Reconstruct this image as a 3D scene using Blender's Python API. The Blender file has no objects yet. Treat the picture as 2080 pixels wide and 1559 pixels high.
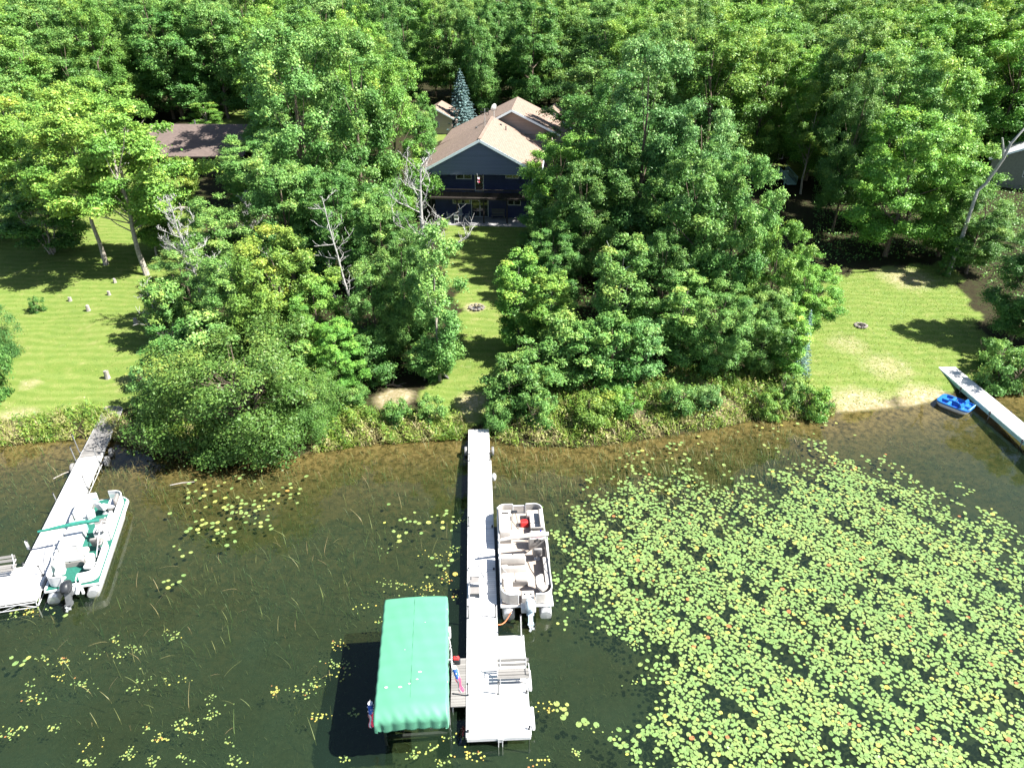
import bpy, bmesh, math, random
import numpy as np
from mathutils import Vector, Matrix, Euler

# ------------------------------------------------------------------ camera, sky, sun
S = bpy.context.scene
COL = S.collection
R_ = math.radians
FPX, CX, CY = 1485.0, 1040.0, 779.5
PITCH = R_(29.3)
CAMH = 27.0
cam_d = bpy.data.cameras.new('camera')
cam_d.sensor_width = 36.0
cam_d.lens = 36.0 * FPX / 2080.0
cam_d.clip_start = 0.5
cam_d.clip_end = 2000
cam = bpy.data.objects.new('camera', cam_d)
COL.objects.link(cam)
cam.location = (0, 0, CAMH)
cam.rotation_euler = (math.pi / 2 - PITCH, 0, 0)
S.camera = cam

SUN_EL, SUN_AZ = R_(50), R_(-10)          # azimuth measured from +X towards +Y
world = bpy.data.worlds.new('World')
S.world = world
world.use_nodes = True
wn = world.node_tree
bg = wn.nodes['Background']
sky = wn.nodes.new('ShaderNodeTexSky')
sky.sky_type = 'NISHITA'
sky.sun_disc = False
sky.sun_elevation = SUN_EL
sky.sun_rotation = math.pi / 2 - SUN_AZ
wn.links.new(sky.outputs[0], bg.inputs[0])
bg.inputs[1].default_value = 0.05
sun_d = bpy.data.lights.new('sun', 'SUN')
sun_d.energy = 5.0
sun_d.angle = R_(0.5)
sun_d.color = (1.0, 0.96, 0.88)
sun = bpy.data.objects.new('sun', sun_d)
COL.objects.link(sun)
sdir = Vector((math.cos(SUN_EL) * math.cos(SUN_AZ), math.cos(SUN_EL) * math.sin(SUN_AZ), math.sin(SUN_EL)))
sun.rotation_euler = sdir.to_track_quat('Z', 'Y').to_euler()
sun.location = (60, 0, 80)
S.view_settings.view_transform = 'Standard'
S.view_settings.look = 'None'
S.view_settings.exposure = 1.95
S.view_settings.gamma = 1.0
S.cycles.max_bounces = 6
S.cycles.diffuse_bounces = 2
S.cycles.glossy_bounces = 2
S.cycles.transmission_bounces = 3
S.cycles.transparent_max_bounces = 12
S.cycles.use_denoising = True

# ------------------------------------------------------------------ placement helpers
ST, CT = math.sin(PITCH), math.cos(PITCH)

def W(px, py, z=0.0):
    """Point at height z seen at photo pixel (px, py)."""
    u, v = px - CX, py - CY
    d = (u, CT * FPX - ST * v, -ST * FPX - CT * v)
    t = (CAMH - z) / -d[2]
    return Vector((d[0] * t, d[1] * t, z))

def proj(x, y, z):
    dz = z - CAMH
    f = y * CT - dz * ST
    up = y * ST + dz * CT
    return CX + FPX * x / f, CY - FPX * up / f

SHORE_PX = [(-900, 930), (-300, 915), (0, 905), (110, 893), (200, 885), (300, 922), (420, 938), (600, 928),
            (660, 910), (760, 900), (880, 890), (1000, 893), (1080, 903), (1200, 900), (1330, 882), (1450, 864),
            (1520, 848), (1600, 845), (1720, 836), (1850, 824), (1930, 806), (2010, 800), (2100, 800), (2400, 790)]
_sw = sorted((W(a, b, 0).x, W(a, b, 0).y) for a, b in SHORE_PX)
SX = np.array([p[0] for p in _sw]); SY = np.array([p[1] for p in _sw])
PD = np.array([-400, -45, -24, -15, -8, -3.0, -0.8, 0, .5, 1.5, 4, 10, 22, 36, 60, 110, 300, 900])
PZ = np.array([-2.2, -1.6, -1.1, -.85, -.62, -.36, -.14, -.02, .16, .34, .62, 1.05, 2.0, 2.95, 3.7, 4.6, 7, 9])

def terr(x, y):
    x = np.asarray(x, float); y = np.asarray(y, float)
    d = y - np.interp(x, SX, SY)
    z = np.interp(d, PD, PZ)
    n = (np.sin(x * .31 + 1.3) * np.cos(y * .27) * .10 + np.sin(x * .9 + y * .7) * .03) * np.clip(d / 6, 0, 1)
    # low bank between the path and the beach
    bank = .55 * np.exp(-((x - 9.5) / 7.5) ** 4) * np.exp(-((d - 4.2) / 3.2) ** 2)
    mound = .45 * np.exp(-(((x + 7.6) / 1.6) ** 2 + ((d - 4.0) / 1.5) ** 2))
    z = z + n + bank + mound
    h = np.clip(1 - np.hypot((x + 1.5) / 12, (y - 88) / 17) ** 6, 0, 1)   # levelled house lot
    h2 = np.clip(1 - np.hypot((x + 42) / 12, (y - 105) / 11) ** 6, 0, 1)
    z = z * (1 - h) + 3.0 * h
    z = z * (1 - h2) + 3.5 * h2
    return z

def tz(x, y):
    return float(terr(x, y))

def G(px, py):
    """Point on the ground seen at photo pixel (px, py)."""
    z = 1.0
    for _ in range(40):
        p = W(px, py, z)
        z += (tz(p.x, p.y) - z) * .7
    p = W(px, py, z)
    p.z = tz(p.x, p.y)
    return p

def in_poly(px, py, poly):
    px = np.asarray(px); py = np.asarray(py)
    r = np.zeros(px.shape, bool)
    n = len(poly)
    for i in range(n):
        x0, y0 = poly[i]; x1, y1 = poly[(i + 1) % n]
        c = ((y0 > py) != (y1 > py)) & (px < (x1 - x0) * (py - y0) / ((y1 - y0) or 1e-9) + x0)
        r ^= c
    return r

# ------------------------------------------------------------------ mesh builder
class MB:
    def __init__(s):
        s.v = []; s.f = []
    def add(s, vs, fs, M=None):
        o = len(s.v)
        for p in vs:
            p = Vector(p)
            s.v.append(tuple(M @ p) if M else tuple(p))
        s.f += [tuple(i + o for i in f) for f in fs]
        return s
    def box(s, c, d, rz=0, M=None, rx=0, ry=0, taper=1.0):
        hx, hy, hz = d[0] / 2, d[1] / 2, d[2] / 2
        L = Matrix.Translation(c) @ Euler((rx, ry, rz)).to_matrix().to_4x4()
        if M: L = M @ L
        t = taper
        vs = [(-hx, -hy, -hz), (hx, -hy, -hz), (hx, hy, -hz), (-hx, hy, -hz),
              (-hx * t, -hy * t, hz), (hx * t, -hy * t, hz), (hx * t, hy * t, hz), (-hx * t, hy * t, hz)]
        return s.add(vs, [(3, 2, 1, 0), (4, 5, 6, 7), (0, 1, 5, 4), (1, 2, 6, 5), (2, 3, 7, 6), (3, 0, 4, 7)], L)
    def tube(s, pts, r, n=8, M=None, cap=True):
        pts = [Vector(p) for p in pts]
        rs = r if isinstance(r, (list, tuple)) else [r] * len(pts)
        o = len(s.v)
        prev = None
        for i, p in enumerate(pts):
            t = (pts[min(i + 1, len(pts) - 1)] - pts[max(i - 1, 0)])
            t = t.normalized() if t.length > 1e-9 else Vector((0, 0, 1))
            if prev is None:
                a = Vector((0, 0, 1)) if abs(t.z) < .9 else Vector((1, 0, 0))
                prev = t.cross(a).normalized()
            else:
                q = prev - t * prev.dot(t)
                prev = q.normalized() if q.length > 1e-6 else t.orthogonal().normalized()
            b = t.cross(prev)
            for k in range(n):
                a = 2 * math.pi * k / n
                w = p + (prev * math.cos(a) + b * math.sin(a)) * rs[i]
                s.v.append(tuple(M @ w) if M else tuple(w))
        for i in range(len(pts) - 1):
            for k in range(n):
                k2 = (k + 1) % n
                s.f.append((o + i * n + k, o + i * n + k2, o + (i + 1) * n + k2, o + (i + 1) * n + k))
        if cap:
            s.f.append(tuple(o + k for k in range(n - 1, -1, -1)))
            e = o + (len(pts) - 1) * n
            s.f.append(tuple(e + k for k in range(n)))
        return s
    def loft(s, rings, M=None, closed=True, cap=True):
        n = len(rings[0]); o = len(s.v)
        for r in rings:
            for p in r:
                p = Vector(p)
                s.v.append(tuple(M @ p) if M else tuple(p))
        for i in range(len(rings) - 1):
            for k in range(n if closed else n - 1):
                k2 = (k + 1) % n
                s.f.append((o + i * n + k, o + i * n + k2, o + (i + 1) * n + k2, o + (i + 1) * n + k))
        if cap and closed:
            s.f.append(tuple(o + k for k in range(n - 1, -1, -1)))
            e = o + (len(rings) - 1) * n
            s.f.append(tuple(e + k for k in range(n)))
        return s
    def prism(s, poly, z0, z1, M=None):
        """poly: list of (x, y), counter-clockwise."""
        n = len(poly)
        vs = [(x, y, z0) for x, y in poly] + [(x, y, z1) for x, y in poly]
        fs = [tuple(range(n - 1, -1, -1)), tuple(range(n, 2 * n))]
        fs += [(i, (i + 1) % n, n + (i + 1) % n, n + i) for i in range(n)]
        return s.add(vs, fs, M)
    def lathe(s, prof, n=14, M=None):
        rings = [[(r * math.cos(2 * math.pi * k / n), r * math.sin(2 * math.pi * k / n), z) for k in range(n)] for r, z in prof]
        return s.loft(rings, M)
    def rbox(s, c, d, r=.05, rz=0, M=None):
        """Cushion-like box: rounded plan corners and rounded top edge."""
        hx, hy = d[0] / 2, d[1] / 2
        def ring(ins, z):
            out = []
            rr = max(r - ins * .5, .005)
            for cx, cy, a0 in ((hx, hy, 0), (-hx, hy, 90), (-hx, -hy, 180), (hx, -hy, 270)):
                sx, sy = (1 if cx > 0 else -1), (1 if cy > 0 else -1)
                for k in range(4):
                    a = R_(a0 + k * 30)
                    out.append((cx - sx * (ins + rr) + rr * math.cos(a), cy - sy * (ins + rr) + rr * math.sin(a), z))
            return out
        hz = d[2] / 2; e = min(r, d[2] * .45)
        L = Matrix.Translation(c) @ Matrix.Rotation(rz, 4, 'Z')
        if M: L = M @ L
        return s.loft([ring(0, -hz), ring(0, hz - e), ring(e * .3, hz - e * .3), ring(e, hz)], L)
    def build(s, name, m, parent=None, smooth=35, bevel=0):
        me = bpy.data.meshes.new(name)
        me.from_pydata(s.v, [], s.f)
        me.update()
        if smooth:
            me.polygons.foreach_set('use_smooth', [True] * len(me.polygons))
            me.set_sharp_from_angle(angle=R_(smooth))
        me.materials.append(m)
        o = bpy.data.objects.new(name, me)
        COL.objects.link(o)
        if parent: o.parent = parent
        if bevel:
            b = o.modifiers.new('bevel', 'BEVEL'); b.width = bevel; b.segments = 2; b.limit_method = 'ANGLE'
        return o

def tag(o, label=None, cat=None, group=None, kind=None):
    if label: o['label'] = label
    if cat: o['category'] = cat
    if group: o['group'] = group
    if kind: o['kind'] = kind
    return o

def empty(name, loc, label, cat, group=None, rz=0):
    o = bpy.data.objects.new(name, None)
    COL.objects.link(o)
    o.empty_display_size = .3
    o.location = loc
    o.rotation_euler = (0, 0, rz)
    return tag(o, label, cat, group)

def copy_tree(o, parent=None):
    c = o.copy()
    COL.objects.link(c)
    c.parent = parent
    for ch in list(o.children):
        copy_tree(ch, c)
    return c

# ------------------------------------------------------------------ materials
def nodes_of(name):
    m = bpy.data.materials.new(name)
    m.use_nodes = True
    t = m.node_tree
    return m, t, t.nodes['Principled BSDF']

def mat(name, col, rough=.6, var=.12, scale=4.0, bump=0.0, bscale=40.0, metal=0.0, spec=.4, col2=None, streak=None):
    m, t, p = nodes_of(name)
    tc = t.nodes.new('ShaderNodeTexCoord')
    src = tc.outputs['Object']
    if streak:
        mp = t.nodes.new('ShaderNodeMapping'); mp.inputs['Scale'].default_value = streak
        t.links.new(src, mp.inputs[0]); src = mp.outputs[0]
    n = t.nodes.new('ShaderNodeTexNoise')
    n.inputs['Scale'].default_value = scale
    n.inputs['Detail'].default_value = 6
    t.links.new(src, n.inputs['Vector'])
    r = t.nodes.new('ShaderNodeValToRGB')
    a = col2 if col2 else tuple(c * (1 - var) for c in col)
    b = col if col2 else tuple(min(c * (1 + var), 1) for c in col)
    r.color_ramp.elements[0].position = .35; r.color_ramp.elements[0].color = (*a, 1)
    r.color_ramp.elements[1].position = .65; r.color_ramp.elements[1].color = (*b, 1)
    t.links.new(n.outputs['Fac'], r.inputs[0])
    t.links.new(r.outputs[0], p.inputs['Base Color'])
    p.inputs['Roughness'].default_value = rough
    p.inputs['Metallic'].default_value = metal
    p.inputs['Specular IOR Level'].default_value = spec
    if bump:
        n2 = t.nodes.new('ShaderNodeTexNoise'); n2.inputs['Scale'].default_value = bscale
        n2.inputs['Detail'].default_value = 4
        t.links.new(src, n2.inputs['Vector'])
        bn = t.nodes.new('ShaderNodeBump'); bn.inputs['Strength'].default_value = bump; bn.inputs['Distance'].default_value = .02
        t.links.new(n2.outputs['Fac'], bn.inputs['Height'])
        t.links.new(bn.outputs[0], p.inputs['Normal'])
    return m

def lined(name, col, col2, axis, pitch, rough=.6, width=.08, noise=.15, stagger=None):
    """Boards, siding or shingle courses: thin dark joints every `pitch` metres along an object axis."""
    m, t, p = nodes_of(name)
    tc = t.nodes.new('ShaderNodeTexCoord')
    sp = t.nodes.new('ShaderNodeSeparateXYZ'); t.links.new(tc.outputs['Object'], sp.inputs[0])
    def frac(out, step):
        d = t.nodes.new('ShaderNodeMath'); d.operation = 'DIVIDE'; d.inputs[1].default_value = step
        t.links.new(out, d.inputs[0])
        fr = t.nodes.new('ShaderNodeMath'); fr.operation = 'FRACT'; t.links.new(d.outputs[0], fr.inputs[0])
        fl = t.nodes.new('ShaderNodeMath'); fl.operation = 'FLOOR'; t.links.new(d.outputs[0], fl.inputs[0])
        return fr.outputs[0], fl.outputs[0]
    f1, id1 = frac(sp.outputs[axis], pitch)
    lt = t.nodes.new('ShaderNodeMath'); lt.operation = 'LESS_THAN'; lt.inputs[1].default_value = width
    t.links.new(f1, lt.inputs[0])
    wn_ = t.nodes.new('ShaderNodeTexWhiteNoise'); wn_.noise_dimensions = '2D'
    cb = t.nodes.new('ShaderNodeCombineXYZ'); t.links.new(id1, cb.inputs[0])
    if stagger:
        ax2, p2 = stagger
        ad = t.nodes.new('ShaderNodeMath'); ad.operation = 'MULTIPLY_ADD'
        ad.inputs[1].default_value = p2 * .5; t.links.new(id1, ad.inputs[0]); t.links.new(sp.outputs[ax2], ad.inputs[2])
        _, id2 = frac(ad.outputs[0], p2)
        t.links.new(id2, cb.inputs[1])
    t.links.new(cb.outputs[0], wn_.inputs['Vector'])
    nz = t.nodes.new('ShaderNodeTexNoise'); nz.inputs['Scale'].default_value = 2.2; nz.inputs['Detail'].default_value = 7
    t.links.new(tc.outputs['Object'], nz.inputs['Vector'])
    ad2 = t.nodes.new('ShaderNodeMath'); ad2.operation = 'ADD'
    t.links.new(wn_.outputs['Value'], ad2.inputs[0]); t.links.new(nz.outputs['Fac'], ad2.inputs[1])
    mr = t.nodes.new('ShaderNodeMapRange'); mr.inputs[1].default_value = .2; mr.inputs[2].default_value = 1.7
    mr.inputs[3].default_value = 1 - noise; mr.inputs[4].default_value = 1 + noise
    t.links.new(ad2.outputs[0], mr.inputs[0])
    mx = t.nodes.new('ShaderNodeMixRGB'); mx.inputs[1].default_value = (*col, 1); mx.inputs[2].default_value = (*col2, 1)
    t.links.new(lt.outputs[0], mx.inputs[0])
    sc = t.nodes.new('ShaderNodeVectorMath'); sc.operation = 'SCALE'
    t.links.new(mx.outputs[0], sc.inputs[0]); t.links.new(mr.outputs[0], sc.inputs['Scale'])
    t.links.new(sc.outputs[0], p.inputs['Base Color'])
    p.inputs['Roughness'].default_value = rough
    p.inputs['Specular IOR Level'].default_value = .3
    bn = t.nodes.new('ShaderNodeBump'); bn.inputs['Strength'].default_value = .5; bn.inputs['Distance'].default_value = .02
    t.links.new(f1, bn.inputs['Height']); t.links.new(bn.outputs[0], p.inputs['Normal'])
    return m

def leafmat(name, stops, trans=.26, rough=.5, spec=.3):
    """Leaf colour from the stored per-leaf tint, multiplied by the object's own colour."""
    m, t, p = nodes_of(name)
    at = t.nodes.new('ShaderNodeAttribute'); at.attribute_name = 'tint'
    r = t.nodes.new('ShaderNodeValToRGB')
    e = r.color_ramp.elements
    e[0].position = stops[0][0]; e[0].color = (*stops[0][1], 1)
    e[1].position = stops[-1][0]; e[1].color = (*stops[-1][1], 1)
    for po, c in stops[1:-1]:
        x = e.new(po); x.color = (*c, 1)
    t.links.new(at.outputs['Fac'], r.inputs[0])
    oi = t.nodes.new('ShaderNodeObjectInfo')
    mx = t.nodes.new('ShaderNodeMixRGB'); mx.blend_type = 'MULTIPLY'; mx.inputs[0].default_value = 1
    t.links.new(r.outputs[0], mx.inputs[1]); t.links.new(oi.outputs['Color'], mx.inputs[2])
    t.links.new(mx.outputs[0], p.inputs['Base Color'])
    p.inputs['Roughness'].default_value = rough
    p.inputs['Specular IOR Level'].default_value = spec
    tr = t.nodes.new('ShaderNodeBsdfTranslucent')
    hs = t.nodes.new('ShaderNodeHueSaturation'); hs.inputs['Hue'].default_value = .485; hs.inputs['Value'].default_value = 1.5
    t.links.new(mx.outputs[0], hs.inputs['Color']); t.links.new(hs.outputs[0], tr.inputs[0])
    ms = t.nodes.new('ShaderNodeMixShader'); ms.inputs[0].default_value = trans
    t.links.new(p.outputs[0], ms.inputs[1]); t.links.new(tr.outputs[0], ms.inputs[2])
    t.links.new(ms.outputs[0], t.nodes['Material Output'].inputs['Surface'])
    return m

M = {}
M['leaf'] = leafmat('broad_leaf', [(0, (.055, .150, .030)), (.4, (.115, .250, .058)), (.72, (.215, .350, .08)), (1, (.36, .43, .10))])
M['shoreleaf'] = leafmat('shore_grass_blade', [(0, (.045, .12, .022)), (.45, (.12, .22, .032)), (.75, (.21, .28, .045)), (1, (.30, .265, .13))], trans=.25)
M['needle'] = leafmat('spruce_needle', [(0, (.10, .19, .16)), (1, (.24, .36, .34))], trans=.1)
M['pad'] = leafmat('lily_pad_skin', [(0, (.085, .16, .05)), (.45, (.135, .215, .070)), (.70, (.18, .235, .075)), (.90, (.33, .34, .08)), (.97, (.36, .25, .06)), (1, (.26, .12, .05))], trans=.05, rough=.4, spec=.25)
M['reed'] = leafmat('reed_stem', [(0, (.03, .065, .02)), (.5, (.06, .11, .03)), (.8, (.16, .17, .06)), (1, (.26, .19, .10))], trans=.15)
M['bark'] = mat('grey_brown_bark', (.13, .10, .075), .9, .35, 6, .6, 25, streak=(4, 4, .8))
M['palebark'] = mat('pale_bark', (.26, .235, .20), .85, .3, 5, .4, 25, streak=(1, 1, 3))
M['deadwood'] = mat('bleached_dead_wood', (.30, .295, .285), .8, .25, 6, .3, 30)
M['white_dock'] = lined('white_dock_boards', (.60, .59, .575), (.15, .148, .145), 1, .14, .5, .07, .10)
M['white_deck_cross'] = lined('white_platform_boards', (.58, .565, .55), (.15, .145, .14), 0, .145, .5, .08, .10)
M['old_wood'] = lined('weathered_grey_boards', (.16, .155, .15), (.05, .048, .045), 1, .14, .85, .1, .25)
M['white_paint'] = mat('white_gelcoat', (.50, .51, .52), .35, .04, 3)
M['offwhite'] = mat('cream_vinyl', (.40, .375, .35), .45, .06, 5, .15, 12)
M['greyvinyl'] = mat('light_grey_vinyl', (.19, .18, .175), .5, .06, 5, .15, 12)
M['beige_carpet'] = mat('beige_deck_carpet', (.30, .255, .22), .95, .1, 12, .3, 200)
M['teal_carpet'] = mat('teal_deck_carpet', (.01, .10, .075), .95, .15, 10, .3, 200)
M['teal_cloth'] = mat('teal_canvas', (.012, .13, .10), .8, .15, 8, .3, 20)
M['teal_trim'] = mat('pale_teal_trim', (.28, .46, .45), .5, .1, 6)
M['alu'] = mat('brushed_aluminium', (.62, .63, .65), .38, .08, 6, metal=.7)
M['post'] = mat('dark_galvanised_pipe', (.16, .165, .175), .5, .15, 5, metal=.2)
M['dullalu'] = mat('dull_aluminium', (.50, .51, .52), .5, .15, 5, metal=.3)
M['black'] = mat('black_plastic', (.018, .02, .024), .4, .2, 6)
M['darkgrey'] = mat('dark_grey_plastic', (.08, .085, .09), .5, .15, 6)
M['rubber'] = mat('grey_tyre_rubber', (.16, .16, .16), .8, .2, 8)
M['red'] = mat('red_plastic', (.55, .03, .03), .45, .1, 5)
M['orange'] = mat('orange_rope_fibre', (.65, .18, .08), .8, .2, 30)
M['motor'] = mat('silver_blue_motor_paint', (.34, .41, .46), .35, .06, 4)
M['console'] = mat('console_purple_grey', (.26, .18, .2), .5, .2, 8)
M['blue'] = mat('bright_blue_plastic', (.015, .12, .40), .35, .08, 4)
M['deepblue'] = mat('deep_blue_plastic', (.01, .015, .30), .4, .1, 4)
M['flagblue'] = mat('flag_blue_cloth', (.03, .10, .45), .8, .15, 14)
M['flagred'] = mat('flag_red_cloth', (.60, .04, .10), .8, .15, 14)
M['flagwhite'] = mat('flag_white_cloth', (.5, .5, .54), .8, .08, 14)
M['canopy'] = mat('green_canopy_vinyl', (.07, .225, .145), .55, .05, 1.4, .25, 3)
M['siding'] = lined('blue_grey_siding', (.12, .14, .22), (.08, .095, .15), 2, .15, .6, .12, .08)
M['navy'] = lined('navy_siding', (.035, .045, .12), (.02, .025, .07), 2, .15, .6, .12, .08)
M['tansiding'] = lined('tan_brown_siding', (.40, .32, .29), (.25, .20, .18), 2, .15, .6, .12, .08)
M['shingle'] = lined('tan_shingles', (.205, .15, .12), (.14, .10, .08), 2, .085, .9, .15, .16, stagger=(1, .35))
M['brownshingle'] = lined('brown_shingles', (.115, .088, .078), (.08, .06, .055), 2, .07, .9, .15, .16, stagger=(0, .35))
M['trim'] = mat('pale_blue_white_trim', (.72, .80, .85), .5, .05, 4)
M['glass'] = mat('dark_window_glass', (.02, .024, .03), .06, .2, 2, spec=.8)
M['darkwood'] = mat('dark_stained_wood', (.022, .017, .015), .7, .25, 8, .3, 30)
M['brownwall'] = mat('dark_brown_wall_boards', (.05, .036, .03), .8, .2, 5)
M['greenpaint'] = mat('pale_green_deck_paint', (.28, .45, .40), .6, .12, 6)  # paint brightened to stand in for sunlight the trees block
M['concrete'] = mat('patio_concrete', (.22, .215, .225), .85, .12, 2, .2, 50)
M['greywall'] = mat('grey_green_wall', (.16, .17, .14), .8, .1, 4)
M['palegrey'] = mat('pale_grey_shingles', (.45, .45, .46), .85, .1, 6, .2, 60)
M['stone'] = mat('grey_field_stone', (.15, .135, .12), .9, .3, 3, .6, 12)
M['stump'] = mat('weathered_stump_wood', (.25, .23, .21), .9, .3, 6, .5, 20, streak=(3, 3, .6))
M['binblue'] = mat('blue_grey_bin_plastic', (.10, .13, .15), .6, .1, 5)  # darkened to stand in for tree shade on the bin
M['tabletop'] = mat('pale_table_top', (.5, .5, .52), .6, .1, 5)

# ------------------------------------------------------------------ ground (one sheet, land and lake floor)
LAWNS = [
    [(-300, 850), (0, 868), (120, 850), (250, 830), (320, 790), (350, 700), (345, 640), (390, 560), (400, 480), (410, 405), (340, 330), (-60, 320), (-300, 400)],
    [(838, 850), (905, 868), (985, 868), (1000, 800), (1040, 740), (1080, 640), (1100, 500), (1085, 445), (890, 445), (905, 560), (930, 620), (880, 760)],
    [(1560, 790), (1640, 620), (1690, 560), (1800, 545), (1930, 530), (2010, 700), (2000, 770), (1900, 800), (1700, 832), (1690, 800)],
    [(1590, 330), (1700, 330), (1700, 362), (1590, 362)],
    [(1960, 320), (2300, 320), (2300, 372), (1960, 372)],
    [(440, 228), (520, 228), (520, 262), (440, 262)],
    [(880, 225), (930, 225), (930, 290), (880, 290)],
]
SANDS = [((800, 805), 1.5, 1.0), ((1890, 824), 2.6, .9), ((1760, 834), 3.0, .8), ((1720, 700), 3.0, .45), ((1800, 745), 3.2, .5), ((1840, 565), 3.5, .6),
         ((960, 815), 1.6, .7), ((945, 845), 1.5, .5), ((20, 855), 2.2, .6), ((1370, 775), 3.2, .7), ((1300, 800), 3.5, .5), ((1470, 835), 1.6, .8),
         ((965, 624), 1.0, .9), ((60, 780), 1.2, .5), ((130, 700), 1.5, .3), ((260, 770), 1.6, .4), ((1200, 790), 2.5, .5), ((330, 425), 4, .25),
         ((470, 245), 4, .5), ((925, 265), 2.0, 1.0), ((940, 740), 1.5, .3), ((1640, 345), 4, .1)]

def build_ground():
    xs = np.unique(np.concatenate([np.linspace(-420, -70, 30), np.linspace(-70, 70, 351), np.linspace(70, 420, 30)]))
    ys = np.unique(np.concatenate([np.linspace(-300, 6, 25), np.linspace(6, 120, 286), np.linspace(120, 640, 50)]))
    X, Y = np.meshgrid(xs, ys)
    Z = terr(X, Y)
    nx, ny = len(xs), len(ys)
    co = np.stack([X, Y, Z], -1).reshape(-1, 3)
    i = np.arange(nx * ny).reshape(ny, nx)
    q = np.stack([i[:-1, :-1], i[:-1, 1:], i[1:, 1:], i[1:, :-1]], -1).reshape(-1, 4)
    me = bpy.data.meshes.new('ground')
    me.from_pydata(co.tolist(), [], q.tolist())
    me.polygons.foreach_set('use_smooth', [True] * len(me.polygons))
    px, py = proj(co[:, 0], co[:, 1], co[:, 2])
    front = co[:, 1] > 20
    jx = px + 10 * np.sin(co[:, 1] * 1.7) + 6 * np.sin(co[:, 0] * 2.9); jy = py + 5 * np.sin(co[:, 0] * 2.1)
    lawn = np.zeros(len(co))
    for pl in LAWNS:
        lawn = np.maximum(lawn, in_poly(jx, jy, pl) & front)
    sand = np.zeros(len(co))
    for (a, b), r, s in SANDS:
        g = G(a, b)
        sand = np.maximum(sand, s * np.exp(-((co[:, 0] - g.x) ** 2 + (co[:, 1] - g.y) ** 2) / (r * r)))
    d = co[:, 1] - np.interp(co[:, 0], SX, SY)
    depth = np.clip(-co[:, 2] / 1.6, 0, 1)
    c = np.stack([lawn, sand, depth, np.clip(d / 10 * .5 + .5, 0, 1)], -1).astype(np.float32)
    ca = me.color_attributes.new('cover', 'FLOAT_COLOR', 'POINT')
    ca.data.foreach_set('color', c.ravel())
    m, t, p = nodes_of('ground_cover')
    N, L = t.nodes.new, t.links.new
    at = N('ShaderNodeAttribute'); at.attribute_name = 'cover'
    sp = N('ShaderNodeSeparateColor'); L(at.outputs['Color'], sp.inputs[0])
    tc = N('ShaderNodeTexCoord')
    def noise(s, det=6, rough=.6, sc=None):
        n = N('ShaderNodeTexNoise'); n.inputs['Scale'].default_value = s; n.inputs['Detail'].default_value = det
        n.inputs['Roughness'].default_value = rough
        if sc:
            mp = N('ShaderNodeMapping'); mp.inputs['Scale'].default_value = sc; L(tc.outputs['Object'], mp.inputs[0]); L(mp.outputs[0], n.inputs['Vector'])
        else:
            L(tc.outputs['Object'], n.inputs['Vector'])
        return n.outputs['Fac']
    def ramp(f, stops):
        r = N('ShaderNodeValToRGB'); e = r.color_ramp.elements
        e[0].position, e[0].color = stops[0][0], (*stops[0][1], 1)
        e[1].position, e[1].color = stops[-1][0], (*stops[-1][1], 1)
        for po, cc in stops[1:-1]:
            x = e.new(po); x.color = (*cc, 1)
        L(f, r.inputs[0]); return r.outputs[0]
    def mix(f, a, b):
        x = N('ShaderNodeMixRGB')
        L(f, x.inputs[0]) if hasattr(f, 'links') else setattr(x.inputs[0], 'default_value', f)
        L(a, x.inputs[1]); L(b, x.inputs[2]); return x.outputs[0]
    def math_(op, a, b):
        x = N('ShaderNodeMath'); x.operation = op; x.use_clamp = op in ('ADD', 'SUBTRACT', 'MULTIPLY')
        for k, v in enumerate((a, b)):
            L(v, x.inputs[k]) if hasattr(v, 'links') else setattr(x.inputs[k], 'default_value', v)
        return x.outputs[0]
    grassA = ramp(noise(1.1, 8, .7), [(.28, (.075, .125, .026)), (.48, (.108, .155, .032)), (.6, (.145, .170, .046)), (.75, (.25, .22, .11))])
    grassB = ramp(noise(16, 5, .75), [(.28, (.035, .08, .014)), (.5, (.108, .155, .032)), (.72, (.21, .215, .08))])
    grass = mix(.45, grassA, grassB)
    # mower passes: faint curved stripes across the lawn
    wv = N('ShaderNodeTexWave'); wv.wave_type = 'RINGS'; wv.inputs['Scale'].default_value = .35; wv.inputs['Distortion'].default_value = 7.0
    wv.inputs['Detail Scale'].default_value = .6
    mpw = N('ShaderNodeMapping'); mpw.inputs['Location'].default_value = (27, -49, 0); L(tc.outputs['Object'], mpw.inputs[0]); L(mpw.outputs[0], wv.inputs['Vector'])
    st = ramp(wv.outputs['Fac'], [(.2, (.88, .93, .85)), (.8, (1.08, 1.05, 1.15))])
    mm = N('ShaderNodeMixRGB'); mm.blend_type = 'MULTIPLY'; mm.inputs[0].default_value = 1; L(grass, mm.inputs[1]); L(st, mm.inputs[2]); grass = mm.outputs[0]
    dry = ramp(noise(3.5, 8, .75), [(.3, (.12, .13, .04)), (.5, (.27, .225, .13)), (.7, (.40, .36, .29))])
    litter = ramp(noise(2.2, 8, .75), [(.3, (.010, .011, .005)), (.5, (.026, .022, .011)), (.62, (.022, .035, .009)), (.8, (.06, .047, .03))])  # litter colour lowered so that it carries the woodland shade
    nsand = noise(1.4, 6, .7)
    sandf = ramp(math_('ADD', sp.outputs[1], math_('MULTIPLY', math_('SUBTRACT', nsand, .5), .7)), [(.3, (0, 0, 0)), (.62, (1, 1, 1))])
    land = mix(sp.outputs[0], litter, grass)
    land = mix(math_('MULTIPLY', sandf, .85), land, dry)
    # lake floor: sand at the edge, silt and green weed further out, darkened for light lost in depth
    bsand = ramp(noise(3.0, 8, .75), [(.34, (.018, .016, .006)), (.46, (.070, .052, .018)), (.60, (.15, .11, .045)), (.72, (.040, .040, .010))])
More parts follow.
